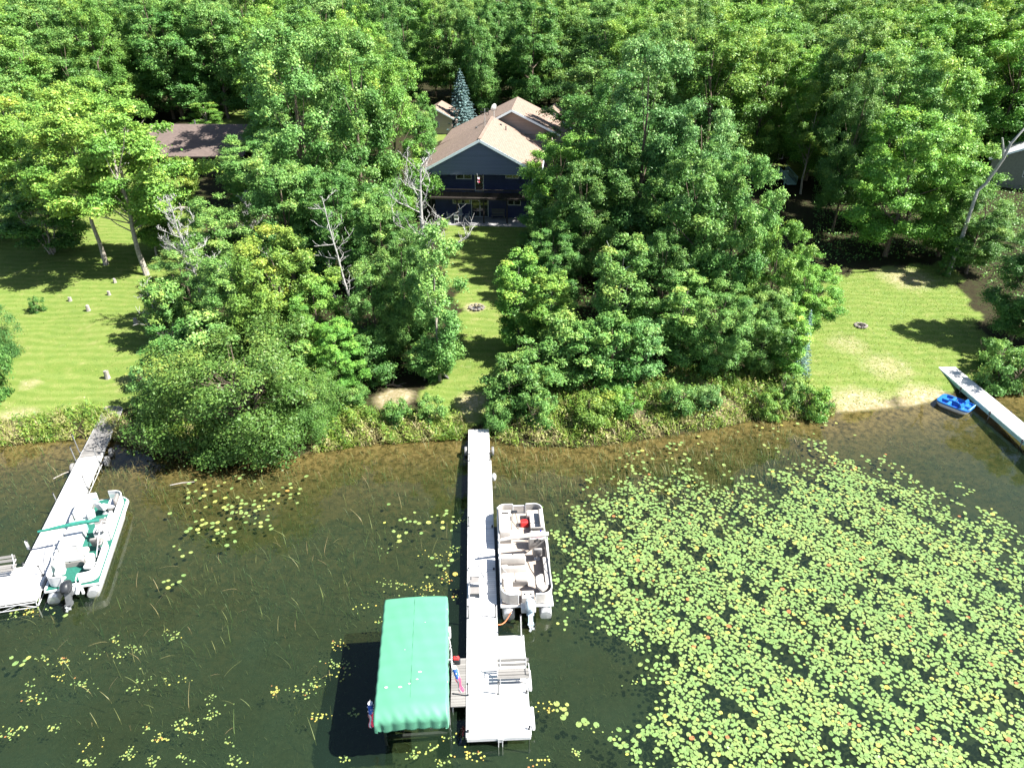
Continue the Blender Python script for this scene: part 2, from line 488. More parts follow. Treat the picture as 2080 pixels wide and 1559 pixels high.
    bmid = ramp(noise(2.4, 8, .8), [(.32, (.012, .017, .005)), (.48, (.040, .043, .012)), (.62, (.075, .066, .022)), (.74, (.022, .032, .009))])
    bdeep = ramp(noise(5, 9, .85), [(.28, (.013, .022, .008)), (.48, (.028, .041, .016)), (.62, (.042, .056, .023)), (.8, (.07, .075, .035))])
    nb = math_('MULTIPLY', math_('SUBTRACT', noise(.35, 5, .65), .5), .5)
    dd = N('ShaderNodeMath'); dd.operation = 'ADD'; L(sp.outputs[2], dd.inputs[0]); L(nb, dd.inputs[1])
    f1 = N('ShaderNodeMapRange'); f1.inputs[1].default_value = .14; f1.inputs[2].default_value = .36; L(dd.outputs[0], f1.inputs[0])
    f2 = N('ShaderNodeMapRange'); f2.inputs[1].default_value = .34; f2.inputs[2].default_value = .66; L(dd.outputs[0], f2.inputs[0])
    bed = mix(f2.outputs[0], mix(f1.outputs[0], bsand, bmid), bdeep)
    # waterline
    wl = N('ShaderNodeMath'); wl.operation = 'GREATER_THAN'; wl.inputs[1].default_value = .012
    L(sp.outputs[2], wl.inputs[0])
    wet = N('ShaderNodeMapRange'); wet.inputs[1].default_value = 0.0; wet.inputs[2].default_value = .03; L(sp.outputs[2], wet.inputs[0])
    final = mix(wet.outputs[0], land, bed)
    L(final, p.inputs['Base Color'])
    p.inputs['Roughness'].default_value = .95
    p.inputs['Specular IOR Level'].default_value = .1
    bn = N('ShaderNodeBump'); bn.inputs['Strength'].default_value = .6; bn.inputs['Distance'].default_value = .06
    L(noise(11, 6, .75), bn.inputs['Height']); L(bn.outputs[0], p.inputs['Normal'])
    me.materials.append(m)
    o = bpy.data.objects.new('ground', me)
    COL.objects.link(o)
    tag(o, 'sunlit grassy shore rising from the sandy lake floor into the woods', None, None, 'structure')

build_ground()

def build_water():
    xs = np.unique(np.concatenate([np.linspace(-420, -60, 19), np.linspace(-60, 60, 121), np.linspace(60, 420, 19)]))
    ys = np.unique(np.concatenate([np.linspace(-300, 6, 20), np.linspace(6, 60, 109)]))
    X, Y = np.meshgrid(xs, ys); Z = terr(X, Y)
    nx, ny = len(xs), len(ys); i = np.arange(nx * ny).reshape(ny, nx)
    q = np.stack([i[:-1, :-1], i[:-1, 1:], i[1:, 1:], i[1:, :-1]], -1).reshape(-1, 4)
    q = q[(Z.ravel()[q] < .25).any(1) & ((Y - np.interp(X, SX, SY)).ravel()[q] < 3.5).any(1)]
    me = bpy.data.meshes.new('water')
    me.from_pydata(np.stack([X, Y, X * 0], -1).reshape(-1, 3).tolist(), [], q.tolist())
    bmw = bmesh.new(); bmw.from_mesh(me)
    bmesh.ops.delete(bmw, geom=[v for v in bmw.verts if not v.link_faces], context='VERTS')
    bmw.to_mesh(me); bmw.free()
    co = np.empty(len(me.vertices) * 3); me.vertices.foreach_get('co', co); co = co.reshape(-1, 3)
    at_ = me.attributes.new('depth', 'FLOAT', 'POINT')
    at_.data.foreach_set('value', np.clip(-terr(co[:, 0], co[:, 1]), 0, 2).astype(np.float32))
    m = bpy.data.materials.new('lake_water'); m.use_nodes = True
    t = m.node_tree; N, L = t.nodes.new, t.links.new
    t.nodes.remove(t.nodes['Principled BSDF'])
    tc = N('ShaderNodeTexCoord')
    n = N('ShaderNodeTexNoise'); n.inputs['Scale'].default_value = 1.6; n.inputs['Detail'].default_value = 3; L(tc.outputs['Object'], n.inputs['Vector'])
    b = N('ShaderNodeBump'); b.inputs['Strength'].default_value = .05; b.inputs['Distance'].default_value = .05; L(n.outputs['Fac'], b.inputs['Height'])
    tr = N('ShaderNodeBsdfTransparent'); tr.inputs[0].default_value = (.90, .93, .86, 1)
    # silt and algae hanging in deeper water scatter some light back
    df = N('ShaderNodeBsdfDiffuse')
    n2 = N('ShaderNodeTexNoise'); n2.inputs['Scale'].default_value = .22; n2.inputs['Detail'].default_value = 6; L(tc.outputs['Object'], n2.inputs['Vector'])
    rc = N('ShaderNodeValToRGB'); rc.color_ramp.elements[0].position = .35; rc.color_ramp.elements[0].color = (.010, .018, .009, 1)
    rc.color_ramp.elements[1].position = .65; rc.color_ramp.elements[1].color = (.013, .027, .016, 1)
    L(n2.outputs['Fac'], rc.inputs[0]); L(rc.outputs[0], df.inputs[0])
    a = N('ShaderNodeAttribute'); a.attribute_name = 'depth'
    mr = N('ShaderNodeMapRange'); mr.inputs[1].default_value = .12; mr.inputs[2].default_value = 1.0; mr.inputs[3].default_value = .04; mr.inputs[4].default_value = .45
    L(a.outputs['Fac'], mr.inputs[0])
    mt = N('ShaderNodeMixShader'); L(mr.outputs[0], mt.inputs[0]); L(tr.outputs[0], mt.inputs[1]); L(df.outputs[0], mt.inputs[2])
    gl = N('ShaderNodeBsdfGlossy'); gl.inputs['Roughness'].default_value = .03; gl.inputs[0].default_value = (1, 1, 1, 1)
    L(b.outputs[0], gl.inputs['Normal'])
    fr = N('ShaderNodeFresnel'); fr.inputs['IOR'].default_value = 1.36; L(b.outputs[0], fr.inputs['Normal'])
    ms = N('ShaderNodeMixShader'); L(fr.outputs[0], ms.inputs[0]); L(mt.outputs[0], ms.inputs[1]); L(gl.outputs[0], ms.inputs[2])
    L(ms.outputs[0], t.nodes['Material Output'].inputs['Surface'])
    me.materials.append(m)
    o = bpy.data.objects.new('water', me)
    COL.objects.link(o)
    tag(o, 'clear shallow lake water over green weedy bottom', None, None, 'structure')

build_water()

# ------------------------------------------------------------------ foliage
def leaf_mesh(name, C, Nn, L_, Wd, tint, rng, m, shape='rhomb', T=None):
    """One mesh of many small leaf faces: centres C, normals Nn, lengths L_, widths Wd, tints."""
    n = len(C)
    Nn = Nn / np.maximum(np.linalg.norm(Nn, axis=1, keepdims=True), 1e-9)
    if T is None:
        T = rng.normal(size=(n, 3))
    T = T - Nn * np.sum(T * Nn, 1, keepdims=True)
    T /= np.maximum(np.linalg.norm(T, axis=1, keepdims=True), 1e-9)
    B = np.cross(Nn, T)
    L_ = L_[:, None]; Wd = Wd[:, None]
    sk = rng.uniform(-.25, .25, (n, 1)) * L_
    P = np.stack([C - T * L_ * .5, C - B * Wd * .5 + T * sk, C + T * L_ * .5 - Nn * L_ * .08, C + B * Wd * .5 + T * sk], 1)
    me = bpy.data.meshes.new(name)
    me.vertices.add(n * 4); me.loops.add(n * 4); me.polygons.add(n)
    me.vertices.foreach_set('co', P.reshape(-1).astype(np.float32))
    me.loops.foreach_set('vertex_index', np.arange(n * 4, dtype=np.int32))
    me.polygons.foreach_set('loop_start', np.arange(0, n * 4, 4, dtype=np.int32))
    me.polygons.foreach_set('loop_total', np.full(n, 4, np.int32))
    a = me.attributes.new('tint', 'FLOAT', 'POINT')
    a.data.foreach_set('value', np.repeat(np.clip(tint, 0, 1), 4).astype(np.float32))
    me.materials.append(m)
    me.update(calc_edges=True)
    return me

def crown(name, seed, H, R, cb, ncl, nleaf, ls, pw=(.55, .75), flat=.62, crs=(.2, .36), tint0=.42, inner=.25, lobes=True):
    rng = np.random.default_rng(seed)
    t = np.sort(rng.uniform(0, 1, ncl) ** .9)
    zz = H * (cb + (1 - cb) * t)
    env = R * np.maximum(np.sin(np.pi * np.clip(t * pw[1] + (1 - pw[1]) * .55, 0.02, .985)) ** pw[0], .12)
    az = rng.uniform(0, 2 * np.pi, ncl)
    lob = 1 + (.22 * np.sin(az * 3 + rng.uniform(0, 6)) + .15 * np.sin(az * 2 + t * 7 + rng.uniform(0, 6))) if lobes else 1
    cr = R * rng.uniform(crs[0], crs[1], ncl) * (1 - .35 * t)
    rr = np.maximum(env * lob - cr * .45, 0) * np.sqrt(rng.uniform(inner, 1, ncl))
    CC = np.stack([rr * np.cos(az), rr * np.sin(az), zz - cr * .35], 1)
    w = cr ** 2; cnt = np.maximum((nleaf * w / w.sum()).astype(int), 20)
    idx = np.repeat(np.arange(ncl), cnt); n = len(idx)
    D = rng.normal(size=(n, 3)); D[:, 2] = D[:, 2] * .75 + .35
    D /= np.linalg.norm(D, axis=1, keepdims=True)
    rad = cr[idx] * (rng.uniform(.05, 1.0, n) ** .5 + rng.exponential(.10, n))
    # each clump is broken into a few sprays, so its edge is ragged
    ph = rng.uniform(0, 6.28, ncl)
    th = np.arctan2(D[:, 1], D[:, 0])
    rad = rad * (1 + .28 * np.sin(th * 4 + ph[idx]) + .2 * np.sin(D[:, 2] * 7 + ph[idx] * 2))
    P = CC[idx] + D * rad[:, None] * np.array([1, 1, flat])
    P[:, 2] = np.maximum(P[:, 2], .04)
    out = P - np.array([0, 0, H * (cb + .25 * (1 - cb))]); out /= np.maximum(np.linalg.norm(out, axis=1, keepdims=True), 1e-6)
    Nn = D * .6 + out * .4 + np.array([0, 0, .38]) + rng.normal(size=(n, 3)) * .62
    ctint = rng.normal(tint0, .13, ncl)
    tint = ctint[idx] + rng.normal(0, .13, n) + .18 * (P[:, 2] / H - .6)  # tint also rises with height, painting in sunlit tips
    Ls = ls * rng.uniform(.6, 1.45, n)
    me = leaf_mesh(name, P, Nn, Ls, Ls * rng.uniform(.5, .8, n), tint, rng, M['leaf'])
    return me, CC, cr

def trunk_mesh(seed, H, R, cb, CC, r0, nl=12, lean=.0, bark='bark', stems=1):
    rnd = random.Random(seed)
    mb = MB()
    for sidx in range(stems):
        off = Vector((rnd.uniform(-.35, .35), rnd.uniform(-.35, .35), 0)) if stems > 1 else Vector()
        top = Vector((rnd.uniform(-.3, .3) * R * .5, rnd.uniform(-.3, .3) * R * .5, H * .86)) + off * 3
        pts = [off * .4 + Vector((0, 0, -.4))]
        for k in range(1, 7):
            f = k / 6
            pts.append(off + top * f + Vector((rnd.uniform(-1, 1), rnd.uniform(-1, 1), 0)) * .12 * R * .4)
        mb.tube(pts, [r0 * (1.25 if k == 0 else 1) * (1 - .86 * k / 6) + .012 for k in range(7)], 8)
        n = min(nl, len(CC))
        for j in rnd.sample(range(len(CC)), n):
            c = Vector(CC[j])
            hz = max(c.z * .62, H * cb * .55)
            f = min(hz / (H * .86), .95)
            a = off + top * f
            mid = a.lerp(c, .5) + Vector((0, 0, -.06 * R))
            rb = max(r0 * (1 - .86 * f) * .5, .025)
            mb.tube([a, mid, c], [rb, rb * .65, rb * .25], 5, cap=False)
    me_o = mb.build('trunk', M[bark])
    me = me_o.data
    bpy.data.objects.remove(me_o)
    return me

KIND = {}
def proto(kind, H, R, cb, ncl, nleaf, ls, r0, n=1, bark='bark', nl=12, stems=1, **kw):
    for i in range(n):
        sd = (sum(map(ord, kind)) * 7 + i * 101)
        cm, CC, cr = crown('crown', sd, H, R, cb, ncl, nleaf, ls, **kw)
        tm = trunk_mesh(sd, H, R, cb, CC, r0, nl, bark=bark, stems=stems)
        KIND.setdefault(kind, []).append((H, R, cm, tm))

proto('maple', 14, 4.6, .14, 90, 84000, .172, .2, 3, flat=.72, crs=(.13, .28))
proto('lawnmaple', 14, 4.4, .36, 60, 54000, .17, .17, 2, bark='palebark', flat=.65, crs=(.14, .29), tint0=.5)
proto('ash', 14, 3.7, .12, 100, 60000, .16, .18, 2, flat=.75, crs=(.15, .30), tint0=.38)
proto('aspen', 12, 2.3, .12, 70, 30000, .165, .13, 2, bark='palebark', flat=.85, crs=(.2, .38), pw=(.5, .8))
proto('forest', 19, 5.2, .16, 130, 88000, .19, .22, 4, flat=.75, crs=(.12, .27), tint0=.40)
proto('sapling', 6, 2.0, .06, 50, 18000, .16, .07, 3, flat=.75, crs=(.2, .4), tint0=.42)
proto('shrub', 2.4, 1.7, .02, 38, 10000, .13, .04, 3, flat=.75, crs=(.22, .42), nl=10, stems=3, tint0=.4, pw=(.45, .62))
proto('willow', 7, 5.6, .03, 150, 70000, .15, .11, 1, flat=.8, crs=(.14, .26), nl=26, stems=4, tint0=.34, pw=(.42, .62))
proto('birchclump', 9, 3.2, .18, 50, 18000, .21, .06, 1, bark='palebark', flat=.7, stems=5, nl=6, tint0=.36)

def spruce_mesh(seed, H, R):
    rng = np.random.default_rng(seed)
    P = []; T = []; Z = []
    z = .35
    while z < H - .15:
        f = 1 - z / H
        nb = int(7 + 6 * f)
        for k in range(nb):
            a = 2 * np.pi * (k + rng.uniform(-.3, .3)) / nb + z
            ln = R * (f ** .85) * rng.uniform(.75, 1.1) + .08
            m_ = int(14 + 60 * ln)
            s = rng.uniform(.05, 1, m_) ** .7
            side = rng.normal(0, .13, m_) * ln * (1.05 - s)
            x = s * ln * np.cos(a) - side * np.sin(a); y = s * ln * np.sin(a) + side * np.cos(a)
            zz = z - .28 * s * ln + .18 * (s * ln) ** 2 / max(ln, .2) + rng.normal(0, .03, m_)
            P.append(np.stack([x, y, zz], 1))
            T.append(np.stack([np.cos(a) + rng.normal(0, .5, m_), np.sin(a) + rng.normal(0, .5, m_), rng.normal(-.1, .25, m_)], 1))
        z += .30 + .10 * f
    for s in np.linspace(0, 1, 30):
        P.append(np.array([[0, 0, H - .6 + .75 * s]])); T.append(rng.normal(size=(1, 3)) + np.array([[0, 0, .6]]))
    P = np.concatenate(P); T = np.concatenate(T); n = len(P)
    Nn = rng.normal(size=(n, 3)) * .5 + np.array([0, 0, 1])
    L_ = rng.uniform(.14, .3, n)
    return leaf_mesh('crown', P, Nn, L_, L_ * .28, rng.uniform(0, 1, n), rng, M['needle'], T=T)

def spruce_trunk(H):
    o = MB().tube([(0, 0, -.3), (0, 0, H * .5), (0, 0, H)], [.14, .08, .015], 7).build('trunk', M['bark'])
    me = o.data; bpy.data.objects.remove(o); return me
KIND['spruce'] = [(8, 2.0, spruce_mesh(5, 8, 2.0), spruce_trunk(8))]

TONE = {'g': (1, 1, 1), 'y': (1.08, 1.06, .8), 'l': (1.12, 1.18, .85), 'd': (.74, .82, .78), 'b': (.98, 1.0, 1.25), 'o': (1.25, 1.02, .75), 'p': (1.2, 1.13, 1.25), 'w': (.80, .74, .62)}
NAMES = {'maple': 'maple_tree', 'lawnmaple': 'maple_tree', 'ash': 'ash_tree', 'aspen': 'aspen_tree', 'forest': 'forest_tree', 'sapling': 'young_tree',
         'shrub': 'shrub', 'willow': 'willow_bush', 'birchclump': 'birch_clump', 'spruce': 'spruce_tree'}
trnd = random.Random(11)
def plant(kind, x, y, H, R, tone, label, group=None, cat=None, lean=(0, 0), rz=None, var=None):
    ps = KIND[kind]
    h0, r0, cm, tm = ps[(var if var is not None else trnd.randrange(len(ps))) % len(ps)]
    nm = NAMES[kind]
    e = empty(nm, (x, y, tz(x, y)), label, cat or ('shrub' if kind in ('shrub', 'willow') else 'tree'), group, rz if rz is not None else trnd.uniform(0, 6.28))
    e.scale = (R / r0, R / r0 * trnd.uniform(.9, 1.1), H / h0)
    e.rotation_euler[0] = lean[0]; e.rotation_euler[1] = lean[1]
    c = bpy.data.objects.new('crown', cm); COL.objects.link(c); c.parent = e
    k = trnd.uniform(.88, 1.12); tc = TONE[tone]
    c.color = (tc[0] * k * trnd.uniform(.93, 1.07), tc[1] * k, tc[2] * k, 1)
    t = bpy.data.objects.new('trunk' if nm not in ('shrub', 'willow_bush') else 'stem', tm); COL.objects.link(t); t.parent = e
    return e

def plant_px(kind, bx, by, ty, hw, tone, label, tx=None, **kw):
    """Base pixel, pixel row of the top, half width of the crown in pixels."""
    g = G(bx, by)
    dist = g.y
    ang = PITCH - math.atan((CY - ty) / FPX)
    ztop = CAMH - dist * math.tan(ang)
    H = max(ztop - g.z, .5)
    zc = g.z + H * .55
    f = g.y * CT - (zc - CAMH) * ST
    return plant(kind, g.x, g.y, H, hw * f / FPX, tone, label, **kw)

# ------------------------------------------------------------------ trees and bushes one can tell apart
LT = 'trees on the mown lawn beside the far dock'
TH = 'trees of the thicket between lawn and path'
RT = 'trees of the thicket between path and beach'
HT = 'tall trees beside the blue-gabled house'
BT = 'trees above the beach lawn'
SB = 'bushes along the lake shore'
TREES = [
 # lawn beside the green-carpeted boat
 ('lawnmaple', 299, 558, 200, 130, 'y', 'pale-trunked maple leaning over the mown lawn, its base nearest the row of white stumps', LT, dict(lean=(0, R_(-7)))),
 ('lawnmaple', 216, 537, 215, 120, 'y', 'slim grey-trunked maple on the mown lawn, second from the leaning pale trunk', LT, {}),
 ('lawnmaple', 150, 478, 165, 118, 'y', 'tall yellow-green maple above the birch clump on the mown lawn', LT, {}),
 ('lawnmaple', 54, 402, 190, 86, 'y', 'yellowish maple with bare grey trunk behind the birch clump', LT, {}),
 ('aspen', 335, 519, 330, 42, 'o', 'short brown-tinged tree on thick grey trunk beside the fallen log', LT, {}),
 ('aspen', 318, 520, 345, 36, 'y', 'thin pole-like young tree next to the thick grey trunk near the fallen log', LT, {}),
 ('birchclump', 108, 514, 372, 84, 'd', 'clump of thin white birch stems with dark crown on the shaded lawn', LT, {}),
 ('maple', 5, 478, 340, 85, 'g', 'round green tree at the lawn edge beyond the birch clump', LT, {}),
 ('shrub', 78, 632, 604, 16, 'd', 'small round dark bush alone among the white stumps on the lawn', 'bushes on the mown lawn', {}),
 ('willow', -22, 735, 585, 62, 'b', 'grey-green bush at the lawn edge opposite the row of stumps', 'bushes on the mown lawn', {}),
 ('shrub', -8, 800, 690, 40, 'd', 'dark low bush below the grey-green bush at the lawn edge', 'bushes on the mown lawn', {}),
 # by the brown-roofed house
 ('maple', 372, 243, 5, 88, 'd', 'tall dark green maple rising behind the brown-roofed house', 'trees round the brown-roofed house', {}),
 ('maple', 455, 235, 30, 60, 'g', 'tall green tree at the clearing behind the brown-roofed house', 'trees round the brown-roofed house', {}),
 ('aspen', 425, 275, 208, 34, 'y', 'small yellow-green tree standing behind the roof ridge of the brown-roofed house', 'trees round the brown-roofed house', {}),
 ('sapling', 386, 418, 318, 30, 'o', 'yellowish-orange sapling in front of the brown-roofed house wall', 'trees round the brown-roofed house', {}),
 ('maple', 535, 425, 265, 82, 'p', 'pale green maple hiding one end of the brown roof', 'trees round the brown-roofed house', {}),
 ('lawnmaple', 265, 420, 155, 90, 'y', 'bright yellow-green maple in front of the brown roof, above the lawn', 'trees round the brown-roofed house', {}),
 ('maple', 590, 360, 190, 70, 'y', 'yellow-green tree between the brown roof and the tall grey-green trees', 'trees round the brown-roofed house', {}),
 # tall ones beside the blue house
 ('ash', 640, 520, 62, 108, 'p', 'very tall pale ash in the middle of the wood, nearest the brown-roofed house', HT, {}),
 ('ash', 745, 505, 55, 100, 'g', 'very tall grey-green ash between two other tall ashes', HT, {}),
 ('ash', 815, 470, 112, 74, 'y', 'tall yellow-tinged ash screening one side of the blue-gabled house', HT, {}),
 ('maple', 862, 395, 190, 38, 'g', 'green tree touching the roof edge near the white dead tree', HT, {}),
 ('maple', 1136, 492, 268, 84, 'l', 'dark maple with sunlit lime top against the blue house corner', HT, {}),
 ('ash', 1190, 385, 125, 82, 'd', 'dark shaded tree behind the house roof beside the tall grey-leaved ash', HT, {}),
 ('ash', 1292, 545, 82, 105, 'b', 'tallest grey-leaved ash towering over the thicket beside the path', HT, {}),
 ('maple', 1178, 575, 330, 72, 'd', 'dark shaded maple between the storage bin and the blue house corner', HT, {}),
 ('forest', 1222, 470, 150, 92, 'd', 'dark tree against the tall grey-leaved ash on its house side', HT, {}),
 ('maple', 1122, 605, 455, 62, 'd', 'shaded maple standing over the dark lawn behind the path-side aspens', RT, {}),
 ('maple', 1108, 548, 395, 56, 'd', 'dark narrow maple at the lawn edge below the blue house corner', RT, {}),
 ('maple', 1235, 540, 250, 90, 'd', 'dark green maple standing against the tall grey-leaved ash', HT, {}),
 ('maple', 1392, 560, 200, 98, 'b', 'blue-green maple behind the big rounded tree of the thicket', HT, {}),
 # wood in front of the ashes
 ('maple', 600, 575, 300, 92, 'g', 'leafy maple below the pale ash, behind the grey bare-topped tree', TH, {}),
 ('maple', 700, 575, 330, 82, 'd', 'dark maple in the middle of the thicket below the grey-green ash', TH, {}),
 ('maple', 785, 590, 390, 70, 'g', 'green maple between the bare pole tree and the white dead tree', TH, {}),
 ('maple', 470, 600, 400, 82, 'g', 'green tree behind the grey bare-topped tree at the lawn edge', TH, {}),
 ('ash', 400, 660, 500, 62, 'p', 'pale tree growing round the grey bare-topped trunk', TH, {}),
 ('sapling', 350, 700, 570, 52, 'g', 'green sapling with bare twigs reaching over the lawn', TH, {}),
 ('sapling', 372, 770, 660, 60, 'd', 'dark round young tree at the lawn edge behind the willow bush', TH, {}),
 ('maple', 500, 720, 520, 84, 'g', 'broad green maple just behind the willow bush', TH, {}),
 ('maple', 588, 730, 465, 88, 'o', 'orange-flecked yellow maple in the centre of the thicket', TH, {}),
 ('maple', 695, 800, 655, 66, 'l', 'pale lime young maple leaning out over the shore mound', TH, {}),
 ('maple', 655, 740, 560, 70, 'y', 'yellow-green maple behind the pale lime young maple', TH, {}),
 ('ash', 770, 745, 525, 66, 'g', 'grey-green tree wrapped round the bare pole tree', TH, {}),
 ('maple', 832, 735, 470, 62, 'd', 'dark tree behind the narrow tree at the path edge', TH, {}),
 ('aspen', 893, 772, 455, 56, 'p', 'tall narrow pale-trunked tree at the edge of the grassy path', TH, {}),
 ('maple', 850, 690, 520, 60, 'g', 'green tree at the foot of the white dead tree', TH, {}),
 ('sapling', 758, 778, 670, 50, 'd', 'dark young tree above the sandy mound', TH, {}),
 ('sapling', 862, 772, 700, 42, 'g', 'round bush-like young tree under the narrow path-side tree', TH, {}),
 ('sapling', 440, 780, 640, 66, 'p', 'pale young tree rising behind the big willow bush', TH, {}),
 ('sapling', 600, 800, 660, 70, 'g', 'green young tree behind the willow bush on the thicket side', TH, {}),
 # shore bushes
 ('willow', 500, 872, 692, 172, 'w', 'big spreading willow bush overhanging the water beside the two docks', SB, {}),
 ('willow', 622, 862, 765, 84, 'w', 'lower willow bush leaning over the water, closest to the centre dock', SB, {}),
 ('shrub', 322, 826, 742, 44, 'b', 'blue-green bush between the weathered dock end and the willow bush', SB, {}),
 ('shrub', 352, 848, 775, 46, 'y', 'yellowish bush at the foot of the willow bush facing the weathered dock', SB, {}),
 ('shrub', 806, 858, 815, 30, 'd', 'dark bush in front of the pale sandy mound', SB, {}),
 ('shrub', 878, 850, 806, 34, 'g', 'lone dark bush on the grass beside the centre dock end', SB, {}),
 ('shrub', 722, 820, 785, 32, 'g', 'bush at the thicket end of the sandy mound', SB, {}),
 # thicket between path and beach
 ('aspen', 1052, 712, 510, 52, 'y', 'yellow-green aspen nearest the grassy path, dark lawn behind it', RT, {}),
 ('aspen', 1112, 725, 555, 58, 'y', 'yellow-green aspen beside the grey storage bin', RT, {}),
 ('sapling', 1150, 775, 640, 62, 'g', 'green young tree below the second yellow-green aspen', RT, {}),
 ('sapling', 1035, 840, 725, 52, 'd', 'dark bush at the lake end of the grassy path, opposite the sandy mound', RT, {}),
 ('sapling', 1092, 805, 690, 62, 'g', 'green bush one step back from the path end', RT, {}),
 ('sapling', 1182, 790, 660, 58, 'g', 'mid green young tree in the front row of the thicket above the bank', RT, {}),
 ('aspen', 1250, 735, 482, 66, 'g', 'round green tree under the broken pale snag', RT, {}),
 ('sapling', 1242, 785, 640, 58, 'd', 'dark young tree directly below the broken snag tree', RT, {}),
 ('sapling', 1305, 775, 650, 52, 'b', 'blue-green young tree beside the brown bare brush', RT, {}),
 ('maple', 1395, 640, 292, 112, 'd', 'big rounded dark maple in the middle of the thicket', RT, {}),
 ('maple', 1466, 670, 318, 86, 'g', 'big bright maple with rounded top between dark maple and yellow edge trees', RT, {}),
 ('aspen', 1372, 745, 560, 62, 'g', 'green tree just past the brown bare brush', RT, {}),
 ('maple', 1450, 760, 580, 72, 'g', 'broad green tree in the front row above the grassy bank', RT, {}),
 ('maple', 1552, 690, 450, 66, 'y', 'yellowish maple at the beach edge of the thicket', RT, {}),
 ('maple', 1622, 690, 520, 66, 'l', 'lime maple with branch reaching out over the beach lawn', RT, {}),
 ('maple', 1540, 755, 590, 66, 'g', 'green tree in front of the lime maple', RT, {}),
 ('aspen', 1590, 765, 625, 42, 'l', 'lime young tree next to the small blue spruce', RT, {}),
 ('spruce', 1620, 760, 632, 26, 'g', 'small blue-green spruce at the beach corner of the thicket', RT, {}),
 ('maple', 1330, 690, 470, 66, 'd', 'shaded tree hidden behind the snag tree', RT, {}),
 ('sapling', 1130, 660, 560, 40, 'd', 'shaded young tree beside the grey storage bin', RT, {}),
 ('shrub', 1010, 868, 815, 30, 'g', 'bush right beside the shore end of the centre dock', SB, {}),
 ('shrub', 1096, 862, 800, 34, 'g', 'upright green bush on the grassy bank, nearest the centre dock', SB, {}),
 ('shrub', 1205, 850, 800, 44, 'o', 'brown-tinged bush on the grassy bank', SB, {}),
 ('shrub', 1262, 838, 790, 34, 'y', 'yellowish bush beside the brown-tinged bush on the bank', SB, {}),
 ('shrub', 1372, 830, 778, 42, 'g', 'rounded leafy bush in the middle of the grassy bank', SB, {}),
 ('shrub', 1432, 826, 785, 34, 'b', 'blue-green bush next to the rounded leafy bush on the bank', SB, {}),
 ('shrub', 1602, 818, 768, 34, 'g', 'green bush at the beach end of the grassy bank', SB, {}),
 ('shrub', 1655, 838, 790, 36, 'y', 'yellow-green bush where the bank meets the sandy beach', SB, {}),
 ('shrub', 1560, 842, 800, 32, 'y', 'low bush at the water edge of the bank', SB, {}),
 # above the beach lawn
 ('maple', 1797, 520, 225, 108, 'l', 'big maple with bright sunlit lime crown above the beach lawn', BT, {}),
 ('forest', 1765, 455, 95, 92, 'g', 'tall tree behind the sunlit lime maple', BT, {}),
 ('maple', 1842, 455, 100, 82, 'y', 'yellow-topped maple behind the sunlit lime maple', BT, {}),
 ('ash', 1905, 520, 285, 80, 'y', 'olive-yellow tree beside the curved bare birch limb', BT, {}),
 ('maple', 1962, 555, 390, 72, 'd', 'dark tree in the shade below the curved bare birch limb', BT, {}),
 ('forest', 1690, 470, 150, 62, 'd', 'dark narrow tree between the green deck and the lime maple', BT, {}),
 ('lawnmaple', 1626, 394, 165, 54, 'y', 'yellow-green maple rising over the green deck', BT, {}),
 ('ash', 2052, 690, 462, 78, 'd', 'dark tree shading the beach lawn beside the white dock', BT, {}),
 ('maple', 2150, 700, 420, 90, 'd', 'broad dark tree next to the shading tree, at the picture edge', BT, {}),
 ('shrub', 2030, 782, 705, 52, 'g', 'sunlit green bush on the shore beside the long white dock', SB, {}),
 ('shrub', 2085, 775, 712, 48, 'g', 'green bush behind the long white dock, farther from the beach', SB, {}),
 ('shrub', 2010, 740, 690, 30, 'd', 'dark bush at the shore end of the long white dock', SB, {}),
 ('sapling', 1918, 560, 520, 15, 'd', 'tiny conifer-like sapling in shade above the beach lawn', BT, {}),
 ('maple', 1560, 345, 75, 74, 'y', 'yellow-topped maple behind the green deck', 'forest trees behind the green deck', {}),
 ('maple', 1468, 350, 72, 72, 'y', 'bright yellow-green maple behind the blue-green maple', 'forest trees behind the green deck', {}),
 ('forest', 1400, 360, 88, 74, 'g', 'tall green tree behind the tallest grey-leaved ash', 'forest trees behind the green deck', {}),
 ('lawnmaple', 1965, 330, -20, 92, 'y', 'tall yellow tree with dark bare limbs showing through its crown', 'forest trees behind the green deck', {}),
 ('maple', 1890, 330, 20, 80, 'y', 'yellow-green tree next to the tall yellow tree with dark limbs', 'forest trees behind the green deck', {}),
 # behind the blue house
 ('spruce', 938, 268, 142, 38, 'p', 'blue spruce standing alone behind the blue-gabled house', HT, {}),
 ('sapling', 1003, 212, 178, 19, 'd', 'small dark young tree behind the house roof beside the blue spruce', HT, {}),
 ('aspen', 962, 205, 60, 34, 'd', 'dark tree with pale bare trunk behind the blue spruce', HT, {}),
]
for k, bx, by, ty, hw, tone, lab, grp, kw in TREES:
    plant_px(k, bx, by, ty, hw, tone, lab, group=grp, **kw)

